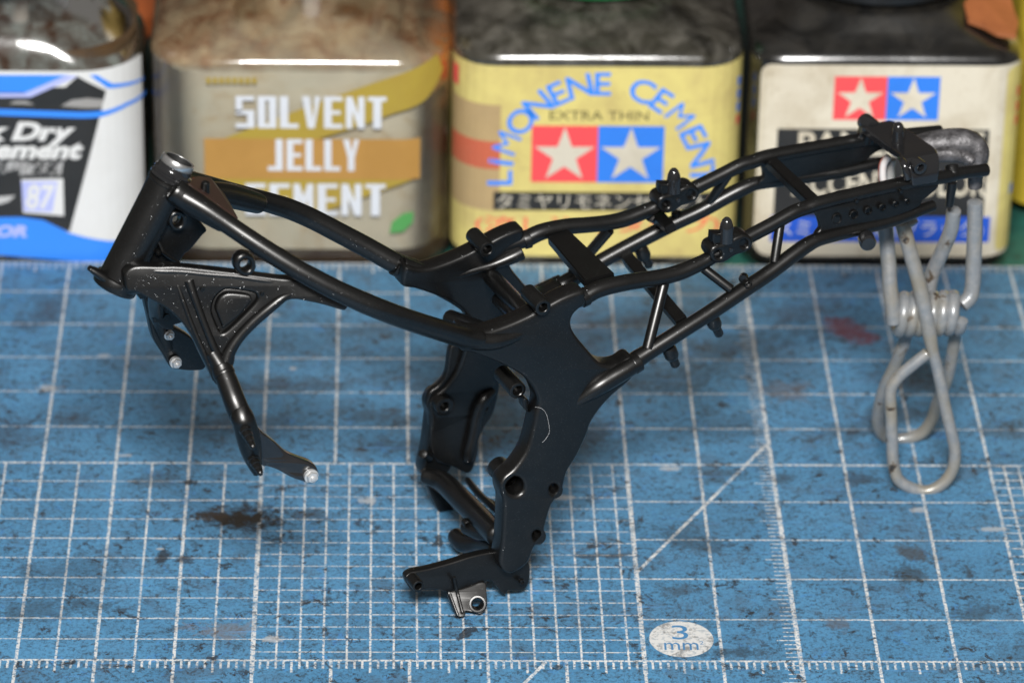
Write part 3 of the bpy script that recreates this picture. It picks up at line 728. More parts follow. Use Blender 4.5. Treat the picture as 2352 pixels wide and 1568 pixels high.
# ================================================================== the wire clip
def wire_mat():
    m = Mat('worn_white_wire'); n = m.noise(3.2, 4, .6, .5); n2 = m.noise(9, 4, .6); n3 = m.noise(1.6, 3)
    c = m.mix(n2.step(.4, .7), (.20, .215, .23), (.27, .27, .27)); c = m.mix(n3.step(.45, .62)*.7, c, (.24, .21, .155))
    c = m.mix(n.step(.63, .67)*.9, c, (.09, .06, .035)); c = m.mix(n.step(.68, .70), c, (.03, .028, .026))
    m.set(base=c, rough=.34, metal=.2, coat=.2); m.bump(m.noise(7, 4, .6), .35, .02); return m.m
MW = wire_mat()
CL = thing('wire_clip', 'worn white spring wire clip standing on its loops and gripping the frame tail', 'clip', (120, 48, 0))
def w3(name, Z, pts, Ys, wd, mat=None, n=16, parent=None):
    L_ = [(*Z(x, y), Y, wd_*1.08) for (x, y), Y, wd_ in zip(pts, Ys, wd if isinstance(wd, (list, tuple)) else [wd]*len(pts))]
    return tube(name, L_, CL, parent, mat or MW, n, 6, .4, proj=PY)
def lin(a, b, n): return [a+(b-a)*i/(n-1) for i in range(n)]
pts = [ZK(600, -10), ZK(640, 130), ZK(720, 430), ZK(820, 800), ZK(900, 1200), ZK(945, 1440), ZL(740, 400), ZL(800, 700), ZL(860, 950), ZL(878, 1080), ZL(855, 1210), ZL(780, 1320), ZL(650, 1385), ZL(520, 1365), ZL(405, 1290), ZL(362, 1150), ZL(352, 950), ZL(342, 700), ZL(340, 545), ZL(400, 440), ZL(520, 335), ZL(640, 240)]
def foot_Y(y): # px row -> depth of the near loops (feet forward, coil back)
    return 47.3-(y-640)*(47.3-43.0)/(1140-640)
tube('front_loop', [(x, y, foot_Y(y), 35 if i < 5 else 28) for i, (x, y) in enumerate(pts)], CL, None, MW, 16, 6, .4, proj=PY)
pts = [ZL(480, 20), ZL(455, 150), ZL(425, 210), ZL(370, 350), ZL(290, 520), ZL(243, 700), ZL(240, 850), ZL(310, 940), ZL(450, 950), ZL(600, 900), ZL(690, 780), ZL(730, 650), ZL(800, 480), ZL(840, 330), ZL(865, 180), ZL(880, 60)]
tube('rear_loop', [(x, y, 52+(y-790)*(57.2-52)/(1018-790), 29) for x, y in pts], CL, None, MW, 16, 6, .4, proj=PY)
# coil
cL = PY(*ZK(470, 1020), 49.3); cR = PY(*ZK(1255, 1000), 49.3); hp = []
tn = 7
for i in range(tn*16+1):
    t = i/(tn*16); an = 2*math.pi*tn*t
    hp.append((cL.lerp(cR, t)+Vector((0, -math.cos(an)*2.35, math.sin(an)*2.35)), .86))
sweep('coil_spring', hp, MW, CL, None, 10, .4)
w3('upper_wire', ZK, [(400, -60), (415, 150), (440, 420), (455, 680), (480, 900), (500, 1100)], [50.5, 50, 49, 48, 47.3, 47], 33)
w3('upper_wire', ZK, [(1185, -160), (1150, 60), (1050, 300), (940, 560), (900, 760)], [49, 49.5, 50.5, 51.5, 51.8], 32)
w3('upper_wire', ZK, [(1425, -250), (1425, 0), (1412, 400), (1400, 680), (1370, 820), (1290, 900)], [52, 52, 51.5, 51, 50.5, 50], 34)
w3('upper_wire', ZJ, [(1130, 1330), (1060, 1180), (1000, 1000), (980, 850)], [48.5, 49.5, 51, 52], 30)
jm = Mat('dark_metallic_grip'); jm.set(base=jm.mix(jm.noise(7, 5, .7).step(.4, .62), (.13, .125, .13), (.04, .038, .04)), rough=.45, metal=.4); jm.bump(jm.noise(4, 5, .7), .7, .05); jw = jm.m
w3('grip_jaw', ZJ, [(1130, 470), (1300, 440), (1550, 400), (1760, 400), (1880, 480), (1890, 610), (1860, 720), (1850, 900)], [53, 53, 53, 53, 52.5, 52, 51.5, 51.3], [50, 58, 60, 58, 50, 42, 34, 30], jw, 20)
w3('grip_jaw', ZJ, [(1180, 560), (1350, 540), (1560, 530), (1720, 560), (1820, 620)], [51.5, 51.5, 51.5, 51.5, 51], [30, 34, 34, 30, 24], jw, 18)
w3('jaw_sleeve', ZJ, [(870, 560), (815, 640), (800, 760), (815, 880)], [54, 54, 54, 54], 15, simple('white_sleeve', (.66, .62, .6), .4, dirt=.5, dcol=(.5, .12, .07), dscale=4), 12)
w3('jaw_sleeve', ZJ, [(830, 560), (780, 640), (768, 760), (785, 880)], [54.5, 54.5, 54.5, 54.5], 7, simple('red_sleeve', (.40, .10, .07), .4), 10)
w3('jaw_sleeve', ZJ, [(900, 600), (885, 700), (890, 860)], [56, 56, 56], 20, simple('grey_sleeve', (.45, .44, .42), .4, dirt=.4), 10)

# ================================================================== the motorcycle frame
FR = thing('motorcycle_frame', 'black metallic model motorcycle frame propped on the mat and held by a wire clip', 'model frame', (60, 20, 0))
# head tube
h0 = P(*ZB(520, 500), 0); h1 = P(*ZA(1310, 470), 0); ax = (h1-h0); HL = ax.length; ax.normalize()
R0 = 2.48
head = lathe('head_tube', h0, ax, [(-.1, 2.0), (-.1, R0+.22), (.1, R0+.36), (1.1, R0+.36), (1.35, R0+.30), (1.5, R0), (HL-1.6, R0), (HL-1.5, R0+.10), (HL-1.1, R0+.10), (HL-1.0, R0), (HL-.95, R0-.15), (HL-.9, 1.75)], M_BLACK, FR, n=56)
collar = lathe('collar', h0+ax*(HL-1.0), ax, [(0, 2.0), (0, 2.40), (.15, 2.56), (.5, 2.58), (.65, 2.36), (.85, 2.34), (.95, 2.48), (1.2, 2.48), (1.35, 2.3), (1.5, 2.22), (1.95, 2.18), (1.96, 1.72)], M_GLOSS, FR, head, n=56, caps=False)
ring = lathe('steering_ring', h0+ax*(HL+.95), ax, [(0, 1.74), (0, 2.1), (.1, 2.14), (.75, 2.12), (.9, 2.02), (.93, 1.86), (.88, 1.76), (.80, 1.72)], M_SILVER, FR, head, n=56, caps=False)
lathe('bore', h0+ax*(HL-.8), ax, [(0, .01), (.0, 1.71), (2.6, 1.72)], simple('dark_bore', (.012, .012, .012), .5), FR, head, n=40, caps=False)
tube('steering_stop', [(*ZB(500, 440), -.8, 44), (*ZB(380, 355), -.6, 38), (*ZB(270, 285), -.4, 30), (*ZB(205, 248), -.3, 22)], FR, head, n=18, cap=.6, flat=(ax, .62))
# main rails
near = [(415, 448, -3, 52), (470, 480, -4.9, 48), (530, 520, -6.8, 45), (600, 567, -9.1, 46), (680, 617, -11.4, 47), (760, 660, -13.2, 48), (820, 688, -14.2, 49), (870, 709, -14.7, 50), (920, 728, -14.5, 50), (970, 745, -13.5, 50), (1015, 759, -12.4, 50), (1065, 774, -10.9, 50), (1100, 778, -10.4, 46)]
rail = tube('main_rail', near, FR, n=28, k=6)
fr_ = rail.copy(); fr_.data = rail.data.copy(); COL.objects.link(fr_)
for v in fr_.data.vertices:
    p = v.co+FR.location; v.co = v.co-CV*2*((p-OV*S).dot(CV))
fr_.data.flip_normals()
tube('rail_sleeve', [(405, 440, -2.6, 60), (435, 462, -3.4, 60), (470, 483, -4.6, 56), (500, 503, -5.6, 50), (512, 511, -6, 46)], FR, rail, n=28, k=4, cap=.5)
tube('rail_sleeve', [(470, 440, 6.5, 50), (515, 447, 8.5, 56), (560, 458, 10.5, 54), (592, 467, 11.8, 48)], FR, None, n=24, k=4, cap=.5)
tube('weld_bead', [(*ZA(1240, 790), -3.6, 8), (*ZA(1290, 720), -3.3, 8), (*ZA(1390, 665), -2.6, 8), (*ZA(1470, 680), -1.8, 8)], FR, rail, n=10)
tube('weld_bead', [(*ZA(1690, 1040), -5.6, 8), (*ZA(1850, 1080), -6.0, 9), (*ZA(2010, 1085), -5.4, 6)], FR, rail, n=10)
# web between the rails behind the head tube
def slab(name, corners, th, root, parent=None, mat=None, bev=.12):
    n = len(corners); nrm = (corners[1]-corners[0]).cross(corners[2]-corners[0]).normalized()
    vs = [c+nrm*th/2 for c in corners]+[c-nrm*th/2 for c in corners]
    fs = [tuple(range(n)), tuple(range(2*n-1, n-1, -1))]+[(i, (i+1) % n, n+(i+1) % n, n+i) for i in range(n)]
    o = new_obj(name, vs, fs, mat or M_BLACK, root, parent, smooth=False)
    bm = bmesh.new(); bm.from_mesh(o.data); bmesh.ops.bevel(bm, geom=bm.edges[:], offset=bev*S, segments=2, affect='EDGES'); bm.to_mesh(o.data); bm.free()
    return o
M_BRN = simple('brown_web_patch', (.15, .045, .022), .45, dirt=.5, dcol=(.03, .015, .01), dscale=3)
M_DBR = simple('dark_brown_web', (.035, .018, .014), .4)
web = slab('top_web', [P(*ZA(1500, 640), -1.8), P(*ZA(1620, 540), 3.5), P(*ZA(1800, 560), 5.5), P(*ZA(2000, 800), 6), P(*ZA(2180, 1110), -4.5), P(*ZA(1900, 1050), -5)], .7, FR, mat=M_DBR)
slab('brown_patch', [P(*ZA(1530, 640), -1.0), P(*ZA(1575, 540), 2.2), P(*ZA(1700, 565), 3.0), P(*ZA(1700, 690), .2), P(*ZA(1610, 730), -1.2)], .2, FR, parent=web, mat=M_BRN, bev=.04)  # thin mottled brown patch laid on the dark brown web near the head tube
lathe('stud', P(*ZA(1740, 800), -1), Vector((0.08, 0, 1)), [(-.3, .65), (1.6, .58), (2.0, .52), (2.15, .35), (2.2, 0)], M_BLACK, FR, web, n=20)
# head gusset in the middle plane, pierced by the ring boss
cg = plate('head_gusset', [[ZA(1150, 640), ZA(1400, 800), ZA(1650, 1100), ZA(1770, 1240), ZA(1700, 1330), ZA(1560, 1500), ZB(1470, 60), ZB(1400, 170), ZB(1300, 230), ZB(1000, 230), ZB(760, 200), ZB(800, 60), ZA(950, 1400), ZA(1000, 1100)], circ(ZA(1370, 1130), 10, 12)], -.6, 1.6, FR, bev=.2)
ringb = plate('ring_boss', [circ(ZA(1385, 1130), 21, 23), circ(ZA(1385, 1128), 11, 13)], -2.2, 1.5, FR, cg, bev=.4)
tube('rib', [(*ZA(1110, 1370), -1.5, 7), (*ZA(1150, 1460), -1.6, 9), (*ZB(1190, 30), -1.8, 9), (*ZB(1290, 110), -1.8, 8), (*ZB(1400, 165), -1.8, 6)], FR, cg, n=10)
boss('pin', ZB(1125, 45), -1.8, 6, 0, .6, FR, cg)
# ring under the near rail
plate('ring_lug', [circ(ZD(283, 1380), 25, 26), circ(ZD(290, 1385), 12, 13)], -8.6, 1.7, FR, rail, bev=.5)
# lower gusset plate
def gv(x, y): return -5.8-.0165*(x-430)-.0125*(y-625)
outer = [ZM(790, 300), ZM(850, 262), ZM(1000, 262), ZM(1140, 262), ZM(1480, 300), ZM(1740, 335), ZM(1880, 350), ZM(2060, 430), ZM(2180, 490), ZM(2170, 534), ZM(2130, 532), ZM(2040, 505), ZM(1950, 485), ZM(1830, 470), ZM(1740, 520), ZM(1600, 620), ZM(1510, 700), ZM(1475, 780), ZM(1475, 850), ZM(1440, 950), ZM(1370, 1010), ZM(1330, 950), ZM(1280, 850), ZM(1200, 690), ZM(1120, 590), ZM(1040, 520), ZM(930, 460), ZM(850, 420), ZM(800, 415), ZM(785, 350)]
hole = [ZM(1440, 400), ZM(1580, 420), ZM(1612, 440), ZM(1612, 480), ZM(1520, 580), ZM(1415, 675), ZM(1380, 668), ZM(1345, 600), ZM(1325, 530), ZM(1345, 460), ZM(1390, 415)]
isl = [ZM(1455, 428), ZM(1560, 440), ZM(1580, 458), ZM(1575, 480), ZM(1500, 570), ZM(1410, 640), ZM(1395, 632), ZM(1370, 570), ZM(1355, 525), ZM(1372, 470), ZM(1405, 438)]
gus = plate('gusset_plate', [outer, hole, isl], gv, 1.6, FR, bev=.28)
back = plate('gusset_back', [[(x, y) for x, y in hole]], lambda x, y: gv(x, y)+.55, .9, FR, gus, bev=.1)
def rim(name, pts, n=16):
    tube(name, [(*ZM(x, y), gv(*ZM(x, y))+dv, w_) for x, y, w_, dv in pts], FR, gus, n=n)
rim('gusset_rim', [(860, 285, 16, .6), (1000, 288, 16, .3), (1140, 292, 16, .3), (1300, 308, 16, .3), (1480, 322, 16, .3), (1640, 345, 16, .3), (1760, 362, 14, .4), (1860, 392, 8, .6)])
rim('gusset_rim', [(1830, 432, 12, .3), (1770, 458, 22, .2), (1690, 520, 26, .1), (1590, 605, 27, .1), (1500, 700, 27, .1), (1440, 790, 30, .1), (1415, 860, 34, .1)])
rim('gusset_rim', [(1185, 350, 24, .2), (1215, 440, 20, 0), (1270, 590, 18, -.1), (1330, 740, 18, -.1), (1385, 860, 20, 0), (1405, 905, 22, .2)])
rim('gusset_rim', [(1115, 380, 10, .2), (1150, 480, 12, .1), (1210, 640, 12, .1), (1280, 800, 13, .1), (1350, 965, 14, .2)])
rim('head_beam', [(790, 365, 56, 2.2), (880, 362, 50, 1.7), (980, 380, 46, 1.4), (1060, 420, 42, 1.3), (1140, 500, 40, 1.3), (1200, 610, 36, 1.3), (1260, 720, 30, 1.3)], 22)
for p_ in (ZM(1272, 405), ZM(1648, 435)): boss('pin', p_, gv(*p_)-.15, 5.5, 2, .6, FR, gus, depth=.15)
plate('stop_tab', [[ZB(810, 550), ZB(1010, 625), ZB(880, 668), ZB(845, 620)]], -2.5, 1, FR, smooth=1, bev=.1)
# front down tube with its two studs
dt = tube('down_tube', [(*ZM(1330, 800), -8.8, 36), (*ZM(1390, 900), -9.9, 46), (*ZM(1425, 980), -11.1, 50), (*ZM(1470, 1100), -13.0, 52), (*ZM(1510, 1200), -14.2, 54), (*ZC(400, 870), -15.0, 54), (*ZC(448, 1040), -15.2, 56), (*ZC(478, 1170), -15.2, 50), (*ZC(508, 1290), -15.2, 36), (*ZC(545, 1385), -15.4, 24)], FR, n=28)
tube('collar', [(*ZM(1385, 880), -9.7, 48), (*ZM(1400, 920), -10.2, 52), (*ZM(1408, 938), -10.5, 52)], FR, dt, n=28, k=3)
def stepped(p0, p1, v0, v1, w0, w1, parent):
    q0, q1 = P(*p0, v0), P(*p1, v1); d = q1-q0; L_ = d.length; pr = []; k = px(q0); n = 4
    for i in range(n):
        r = (w0+(w1-w0)*i/(n-1))/2/k; pr += [(L_*i/n, r), (L_*(i+.62)/n, r*.97), (L_*(i+.7)/n, r*.80)]
    pr.append((L_*1.0, w1/2/k*.6)); pr.append((L_*1.02, 0))
    lathe('stud', q0, d, pr, M_BLACK, FR, parent, n=20)
stepped(ZC(425, 985), ZC(505, 1160), -16.5, -19.6, 30, 15, dt)
stepped(ZC(500, 1255), ZC(574, 1405), -16.1, -18.8, 30, 15, dt)
arm = plate('engine_mount', [[ZC(500, 1040), ZC(540, 972), ZC(620, 1030), ZC(720, 1110), ZC(830, 1210), ZC(950, 1268), ZC(1060, 1308), ZC(1108, 1350), ZC(1116, 1420), ZC(1080, 1472), ZC(1000, 1482), ZC(870, 1442), ZC(740, 1372), ZC(640, 1338), ZC(590, 1325), ZC(520, 1200)]], idw([(*ZC(540, 1100), -14.4), (*ZC(700, 1200), -13.8), (*ZC(1050, 1400), -14.6)]), 1.9, FR, mat=M_GLOSS, bev=.45)
def bolt(c, v, r, parent):
    q = P(*c, v); k = px(q); r /= k
    b = lathe('bolt', q, -CV+Vector((0, 0, .12)), [(-.3, r), (.55, r), (.72, r*.86), (.74, .001)], M_BOLT, FR, parent, hexa=True)
    lathe('bolt_flange', q+CV*.1, -CV, [(-.2, r*1.16), (.25, r*1.18), (.3, r*1.0)], M_BOLT, FR, b, n=24)
    lathe('bolt_tip', q-CV*.7, -CV+Vector((0, 0, .12)), [(0, r*.45), (.28, r*.40), (.34, r*.2), (.34, 0)], M_BOLT, FR, b, n=16)
bolt(ZC(1045, 1418), -14.8, 14.5, arm)
# far engine mount plate with two bolts and a small block
fm = plate('engine_mount', [[ZB(935, 610), ZB(1080, 650), ZB(1180, 790), ZB(1110, 900), ZB(1170, 1030), ZB(1330, 1045), ZB(1530, 1150), ZB(1640, 1270), ZB(1760, 1480), ZB(1740, 1600), ZB(1600, 1625), ZB(1400, 1610), ZB(1290, 1580), ZB(1200, 1430), ZB(1060, 1200), ZB(1000, 950)]], 9.2, 1.6, FR, mat=M_BLACK, bev=.3)
fb = plate('mount_block', [[ZB(1070, 800), ZB(1170, 730), ZB(1330, 810), ZB(1480, 955), ZB(1335, 1010), ZB(1320, 1080), ZB(1190, 1060), ZB(1120, 985), ZB(1060, 985), ZB(1045, 880)]], 7.2, 1.8, FR, fm, bev=.25, smooth=2)
boss('pin', ZB(1235, 900), 7.0, 8, 0, .6, FR, fb)
bolt(ZB(1262, 1138), 8.6, 10.5, fm); bolt(ZB(1352, 1508), 8.6, 12, fm)
tube('down_tube', [(*ZM(1000, 420), 3, 40), (*ZM(980, 480), 6, 40), (*ZM(1000, 600), 9, 36), (*ZM(1050, 760), 10, 34)], FR, n=20)

# pivot plates
lv = linfit([(1065, 774, -11.4), (1120, 790, -11.2), (1245, 705, -9.4), (1343, 680, -9.4), (1250, 850, -11.8), (1380, 870, -12.8), (1465, 835, -12.6), (1300, 950, -12.8), (1220, 1000, -12.8), (1180, 1115, -13.2), (1270, 1120, -13.2), (1190, 1300, -13.4), (1235, 1230, -13.3), (1330, 900, -12.8)])
leg_out = [ZF(585, 275), ZF(700, 292), ZF(800, 297), ZF(900, 276), ZF(1050, 222), ZF(1180, 165), ZF(1260, 125), (1262, 700), (1300, 680), (1342, 668), (1344, 700), ZF(1690, 90), ZF(1640, 140), ZF(1615, 200), ZF(1620, 260), ZF(1660, 340), ZF(1750, 450), ZF(1860, 572), ZF(1920, 605), ZF(2000, 615), ZF(2080, 598), ZF(2160, 545), (1459, 825), (1463, 850), ZF(2170, 760), ZF(2000, 905), ZF(1880, 1040), ZF(1800, 1165), ZF(1765, 1270), ZF(1700, 1410), ZF(1650, 1505), ZG(1316, 370), ZG(1290, 470), ZG(1270, 530), ZG(1200, 620), ZG(1170, 700), ZG(1140, 810), ZG(1132, 880), ZG(1060, 960), ZG(1020, 1060), ZG(980, 1110), ZG(900, 1160), ZG(845, 1165), ZG(795, 1125), ZG(780, 1060), ZG(800, 900), ZG(808, 750), ZG(812, 600), ZG(795, 545), ZG(788, 470), ZG(820, 410), ZG(880, 360), ZG(930, 300), ZF(1195, 1400), ZF(1250, 1200), ZF(1275, 1070), ZF(1302, 980), ZF(1290, 900), ZF(1240, 800), ZF(1150, 710), ZF(1000, 625), ZF(850, 560), ZF(700, 505), ZF(570, 465)]
leg = plate('pivot_plate', [leg_out, circ(ZG(905, 480), 20, 21), circ(ZG(1212, 505), 10, 11), circ(ZG(1080, 868), 10, 10.5)], lv, 3.0, FR, bev=.5, smooth=3)
tube('plate_rim', [(1062, 774, -10.4, 50), (1100, 782, -10.4, 46), (1140, 782, -10.6, 40), (1185, 768, -10.2, 34), (1225, 745, -9.6, 32), (1262, 718, -9.2, 36), (1300, 698, -8.9, 38), (1343, 681, -8.8, 41)], FR, leg, n=24)
tube('plate_rim', [(1290, 950, -11.2, 6), (1335, 915, -11.8, 28), (1372, 888, -12.1, 42), (1405, 867, -12.0, 46), (1435, 850, -12.0, 43), (1462, 833, -11.8, 42)], FR, leg, n=24)
tube('joint_ring', [(1058, 771, -10.5, 53), (1068, 775, -10.4, 53)], FR, leg, n=28, k=1, cap=.1)
tube('joint_ring', [(1335, 685, -8.8, 45), (1346, 680, -8.7, 45)], FR, leg, n=28, k=1, cap=.1)
tube('joint_ring', [(1454, 838, -11.8, 46), (1466, 831, -11.7, 46)], FR, leg, n=28, k=1, cap=.1)
fleg = mirror(leg, FR)
for c_, r_o, r_i, ln in ((ZG(905, 480), 27, 20, 5.5), (ZG(1212, 505), 15, 10, 2.0), (ZG(1080, 868), 15, 10, 2.0)):
    q = P(*c_, lv(*c_)+2.6); k = px(q)
    lathe('hole_sleeve', q, CV, [(0, r_i/k), (ln, r_i/k), (ln, r_o/k), (0, r_o/k)], M_BLACK, FR, leg, n=28, caps=False)
# details only the near plate shows
boss('inner_boss', ZF(1110, 852), -9.4, 21, 12, 5.0, FR, leg)
rb = boss('ring_boss', ZE(1925, 1110), -12.2, 20, 11, 4.6, FR, leg, mat=M_BLACK)
shifted(rb, FR, 17.2, fleg)
plate('lug', [[ZF(1165, 930), ZF(1210, 940), ZF(1215, 1050), ZF(1195, 1050), ZF(1160, 1000)]], -10.5, 1.6, FR, leg, bev=.2, smooth=2)
# inner face of the far plate
plate('inner_web', [[ZF(495, 420), ZF(700, 520), ZF(915, 680), ZF(940, 800), ZF(915, 950), ZF(870, 1090), ZF(790, 1210), ZF(745, 1330), ZF(725, 1480), ZG(545, 380), ZG(420, 330), ZG(300, 290), ZF(290, 1400), ZF(285, 1200), ZF(275, 1060), ZF(250, 980), ZF(280, 870), ZF(370, 800), ZF(440, 680)]], 10.4, 1.2, FR, fleg, bev=.3)
boss('inner_boss', ZF(420, 1000), 8.6, 22, 11, 2.2, FR, fleg)
boss('inner_boss', ZF(640, 235), 8.4, 16, 8, 1.5, FR, fleg)
tube('rib', [(*ZF(880, 850), 10.2, 20), (*ZF(790, 930), 10, 34), (*ZF(730, 1060), 10, 30), (*ZF(690, 1250), 10, 30), (*ZF(650, 1420), 10, 30), (*ZF(640, 1500), 10, 26)], FR, fleg, n=18)
boss('inner_boss', ZF(800, 1020), 9.6, 15, 7, 1.6, FR, fleg)
boss('inner_boss', ZG(545, 230), 9.8, 13, 6, 1.6, FR, fleg)
tube('stud', [(*ZG(180, 225), 9.4, 22), (*ZG(230, 250), 10.5, 20)], FR, fleg, k=1, cap=.5)
# webs and tubes of the far pivot area
plate('inner_web', [[ZE(120, 560), ZE(170, 600), ZE(330, 680), ZE(600, 720), ZE(900, 700), ZE(1150, 620), ZE(1300, 600), ZE(1320, 760), ZE(1200, 900), ZE(1150, 1050), ZE(900, 1180), ZE(790, 1125), ZE(640, 1030), ZE(300, 850), ZE(80, 740)]], 9.2, 1.6, FR, fleg, bev=.2)
tube('plate_rim', [(*ZE(60, 560), 9.4, 46), (*ZE(250, 590), 9.0, 30), (*ZE(450, 650), 8.8, 22), (*ZE(750, 660), 8.6, 20), (*ZE(1000, 600), 8.4, 20), (*ZE(1250, 530), 8.2, 24), (*ZE(1500, 430), 8, 34), (*ZE(1620, 370), 8, 36)], FR, fleg, n=20)
ct = tube('cross_tube', [(*ZE(1230, 700), 7.6, 40), (*ZE(1420, 900), 2, 42), (*ZE(1600, 1090), -4, 42), (*ZE(1720, 1230), -8, 42)], FR, n=24)
tube('cross_tube', [(*ZE(1330, 1000), 5, 34), (*ZE(1500, 1180), -3, 34), (*ZE(1600, 1300), -7, 34)], FR, n=20)
boss('bushing', ZE(1700, 1130), -5.4, 9, 4, 1.8, FR, ct)
tube('cross_tube', [(*ZF(470, 170), 8, 40), (*ZF(640, 230), 4, 40), (*ZF(900, 330), -4, 40), (*ZF(1050, 420), -9, 40)], FR, n=24)
# bottom cross members
cm = tube('cross_member', [(*ZG(205, 395), 9.5, 38), (*ZG(330, 440), 7.5, 48), (*ZG(450, 550), 3, 52), (*ZG(600, 700), -3, 54), (*ZG(760, 860), -10, 54)], FR, n=20, cap=.7)
boss('stud', ZG(212, 398), 9.2, 9, 3, 1.2, FR, cm, mat=M_GLOSS)
tube('cross_member', [(*ZG(530, 430), 8, 16), (*ZG(640, 560), 2, 18), (*ZG(780, 680), -6, 18)], FR, n=14)
tube('cross_member', [(*ZG(600, 540), 5, 12), (*ZG(700, 590), 0, 12), (*ZG(800, 650), -6, 12)], FR, n=12)
sb = tube('stand_boss', [(*ZG(530, 795), -3, 38), (*ZG(620, 835), -5.5, 38), (*ZG(700, 850), -7.5, 36), (*ZG(780, 880), -9.5, 38)], FR, n=20, cap=.3)
boss('stud', ZG(532, 780), -4.2, 9, 5, 1.0, FR, sb)
tube('stand_boss', [(*ZG(440, 870), 1, 40), (*ZG(500, 920), -1, 46), (*ZG(620, 930), -4, 36), (*ZG(740, 960), -8, 34)], FR, n=20, cap=.8)
plate('foot_bracket', [[ZG(225, 480), ZG(300, 520), ZG(380, 590), ZG(450, 690), ZG(500, 745), ZG(430, 710), ZG(380, 738), ZG(330, 715), ZG(290, 650), ZG(250, 570)]], 11.4, 1.5, FR, bev=.2)
# near foot bracket that stands on the mat
bv = linfit([(960, 1345, -12.4), (1100, 1290, -12.2), (1200, 1340, -13), (1050, 1340, -12.2)])
fbk = plate('foot_bracket', [[ZG(45, 1200), ZG(62, 1172), ZG(110, 1148), ZG(220, 1128), ZG(400, 1080), ZG(560, 1030), ZG(710, 998), ZG(790, 1000), ZG(900, 1040), ZG(1010, 1080), ZG(1020, 1180), ZG(1000, 1262), ZG(950, 1298), ZG(870, 1298), ZG(845, 1300), ZG(828, 1330), ZG(790, 1305), ZG(735, 1230), ZG(700, 1215), ZG(665, 1232), ZG(560, 1262), ZG(470, 1290), ZG(380, 1310), ZG(320, 1292), ZG(250, 1285), ZG(190, 1290), ZG(140, 1312), ZG(95, 1298), ZG(60, 1250)]], bv, 1.3, FR, bev=.2)
def tabv(x, y): # bends towards the camera below the crease
    yc = ZG(0, 1285)[1]+(x-ZG(470, 0)[0])*(-55/195.)
    return -12.35-max(0, (y-yc))*.037-.006*(x-1078)
plate('bent_tab', [[ZG(378, 1305), ZG(470, 1285), ZG(560, 1258), ZG(665, 1230), ZG(680, 1300), ZG(686, 1400), ZG(672, 1448), ZG(630, 1480), ZG(560, 1462), ZG(516, 1458), ZG(512, 1492), ZG(470, 1502), ZG(440, 1480), ZG(405, 1400)], circ(ZG(610, 1402), 11.5, 11)], tabv, .9, FR, fbk, bev=.15)
q = P(*ZG(608, 1400), tabv(*ZG(608, 1400))-.35); nd = Vector((0, -.82, .58))
lathe('ring_boss', q-nd*.9, nd, [(0, 1.12), (.85, 1.14), (1.0, 1.05), (1.02, .86), (.9, .70), (-.1, .66)], M_BLACK, FR, fbk, n=32, caps=False)
boss('ring_boss', ZG(145, 1262), -14.6, 14.5, 8.5, 2.2, FR, fbk)
tube('rib', [(*ZG(425, 1190), -12.9, 8), (*ZG(445, 1290), tabv(*ZG(445, 1290))-.5, 8), (*ZG(470, 1390), tabv(*ZG(470, 1390))-.5, 8), (*ZG(490, 1465), tabv(*ZG(490, 1465))-.5, 8)], FR, fbk, n=8, k=2)
tube('rib', [(*ZG(p0_[0], p0_[1]), tabv(*ZG(*p0_))-.4, 7) for p0_ in ((392, 1320), (420, 1400), (455, 1490))], FR, fbk, n=8, k=2)
boss('pin', ZG(960, 1232), -13.4, 7, 4, .5, FR, fbk, depth=.2)

# ---- rear subframe, near side then mirrored
def both(o): mirror(o, FR); return o
ut = tube('upper_tube', [(1340, 683, -8.8, 41), (*ZH(300, 490), -8.7, 40), (*ZH(600, 415), -8.6, 39), (*ZH(850, 375), -8.4, 38), (*ZH(1080, 340), -8.3, 38), (*ZH(1300, 285), -8.2, 38), (*ZH(1500, 200), -8.1, 37), (*ZH(1660, 120), -8, 35), (*ZI(1150, 1215), -7.8, 34), (*ZI(1400, 1085), -7.7, 34), (*ZI(1700, 925), -7.6, 34), (*ZI(1950, 785), -7.5, 34), (*ZI(2100, 730), -7.4, 34), (*ZJ(100, 1085), -7.4, 34), (*ZJ(600, 965), -7.1, 33), (*ZJ(1100, 855), -6.8, 33), (*ZJ(1500, 790), -6.6, 32), (*ZJ(1700, 745), -6.4, 30), (*ZJ(1980, 712), -6.3, 30)], FR, n=22, k=6)
both(ut)
lt_ = tube('lower_tube', [(1452, 838, -11.3, 46), (*ZH(780, 1370), -11.2, 44), (*ZH(900, 1290), -11.2, 40), (*ZH(1300, 1035), -11.1, 38), (*ZH(1700, 780), -10.8, 38), (*ZH(2100, 510), -10.3, 38), (1762, 630, -9.8, 37), (1822, 585, -9.3, 37), (1855, 562, -9, 36), (1885, 548, -8.8, 33), (1967, 527, -8.2, 32), (2047, 507, -7.7, 31), (2110, 484, -7.2, 28), (2143, 472, -7, 26)], FR, n=22, k=6)
both(lt_)
for pts in ([(*ZH(1112, 420), -8.2, 27), (*ZH(910, 1230), -11.4, 26)], [(*ZH(1620, 235), -8, 23), (*ZH(1950, 490), -10.3, 23)], [(*ZI(1790, 930), -7.6, 23), (*ZI(1718, 1400), -9.4, 23)]):
    both(tube('strut', pts, FR, n=16, k=1))
side = plate('rear_side_plate', [[ZJ(15, 1160), ZJ(100, 1090), ZJ(600, 970), ZJ(1100, 860), ZJ(1400, 810), ZJ(1440, 900), ZJ(1380, 965), ZJ(1260, 1060), ZJ(1200, 1140), ZJ(900, 1260), ZJ(500, 1370), ZJ(80, 1480), ZJ(55, 1440), ZJ(95, 1380), ZJ(70, 1280)]], linfit([(1880, 480, -8), (1880, 545, -8.8), (2140, 420, -7.3), (2100, 480, -7.8), (1980, 500, -8.2)]), 1.0, FR, bev=.15)
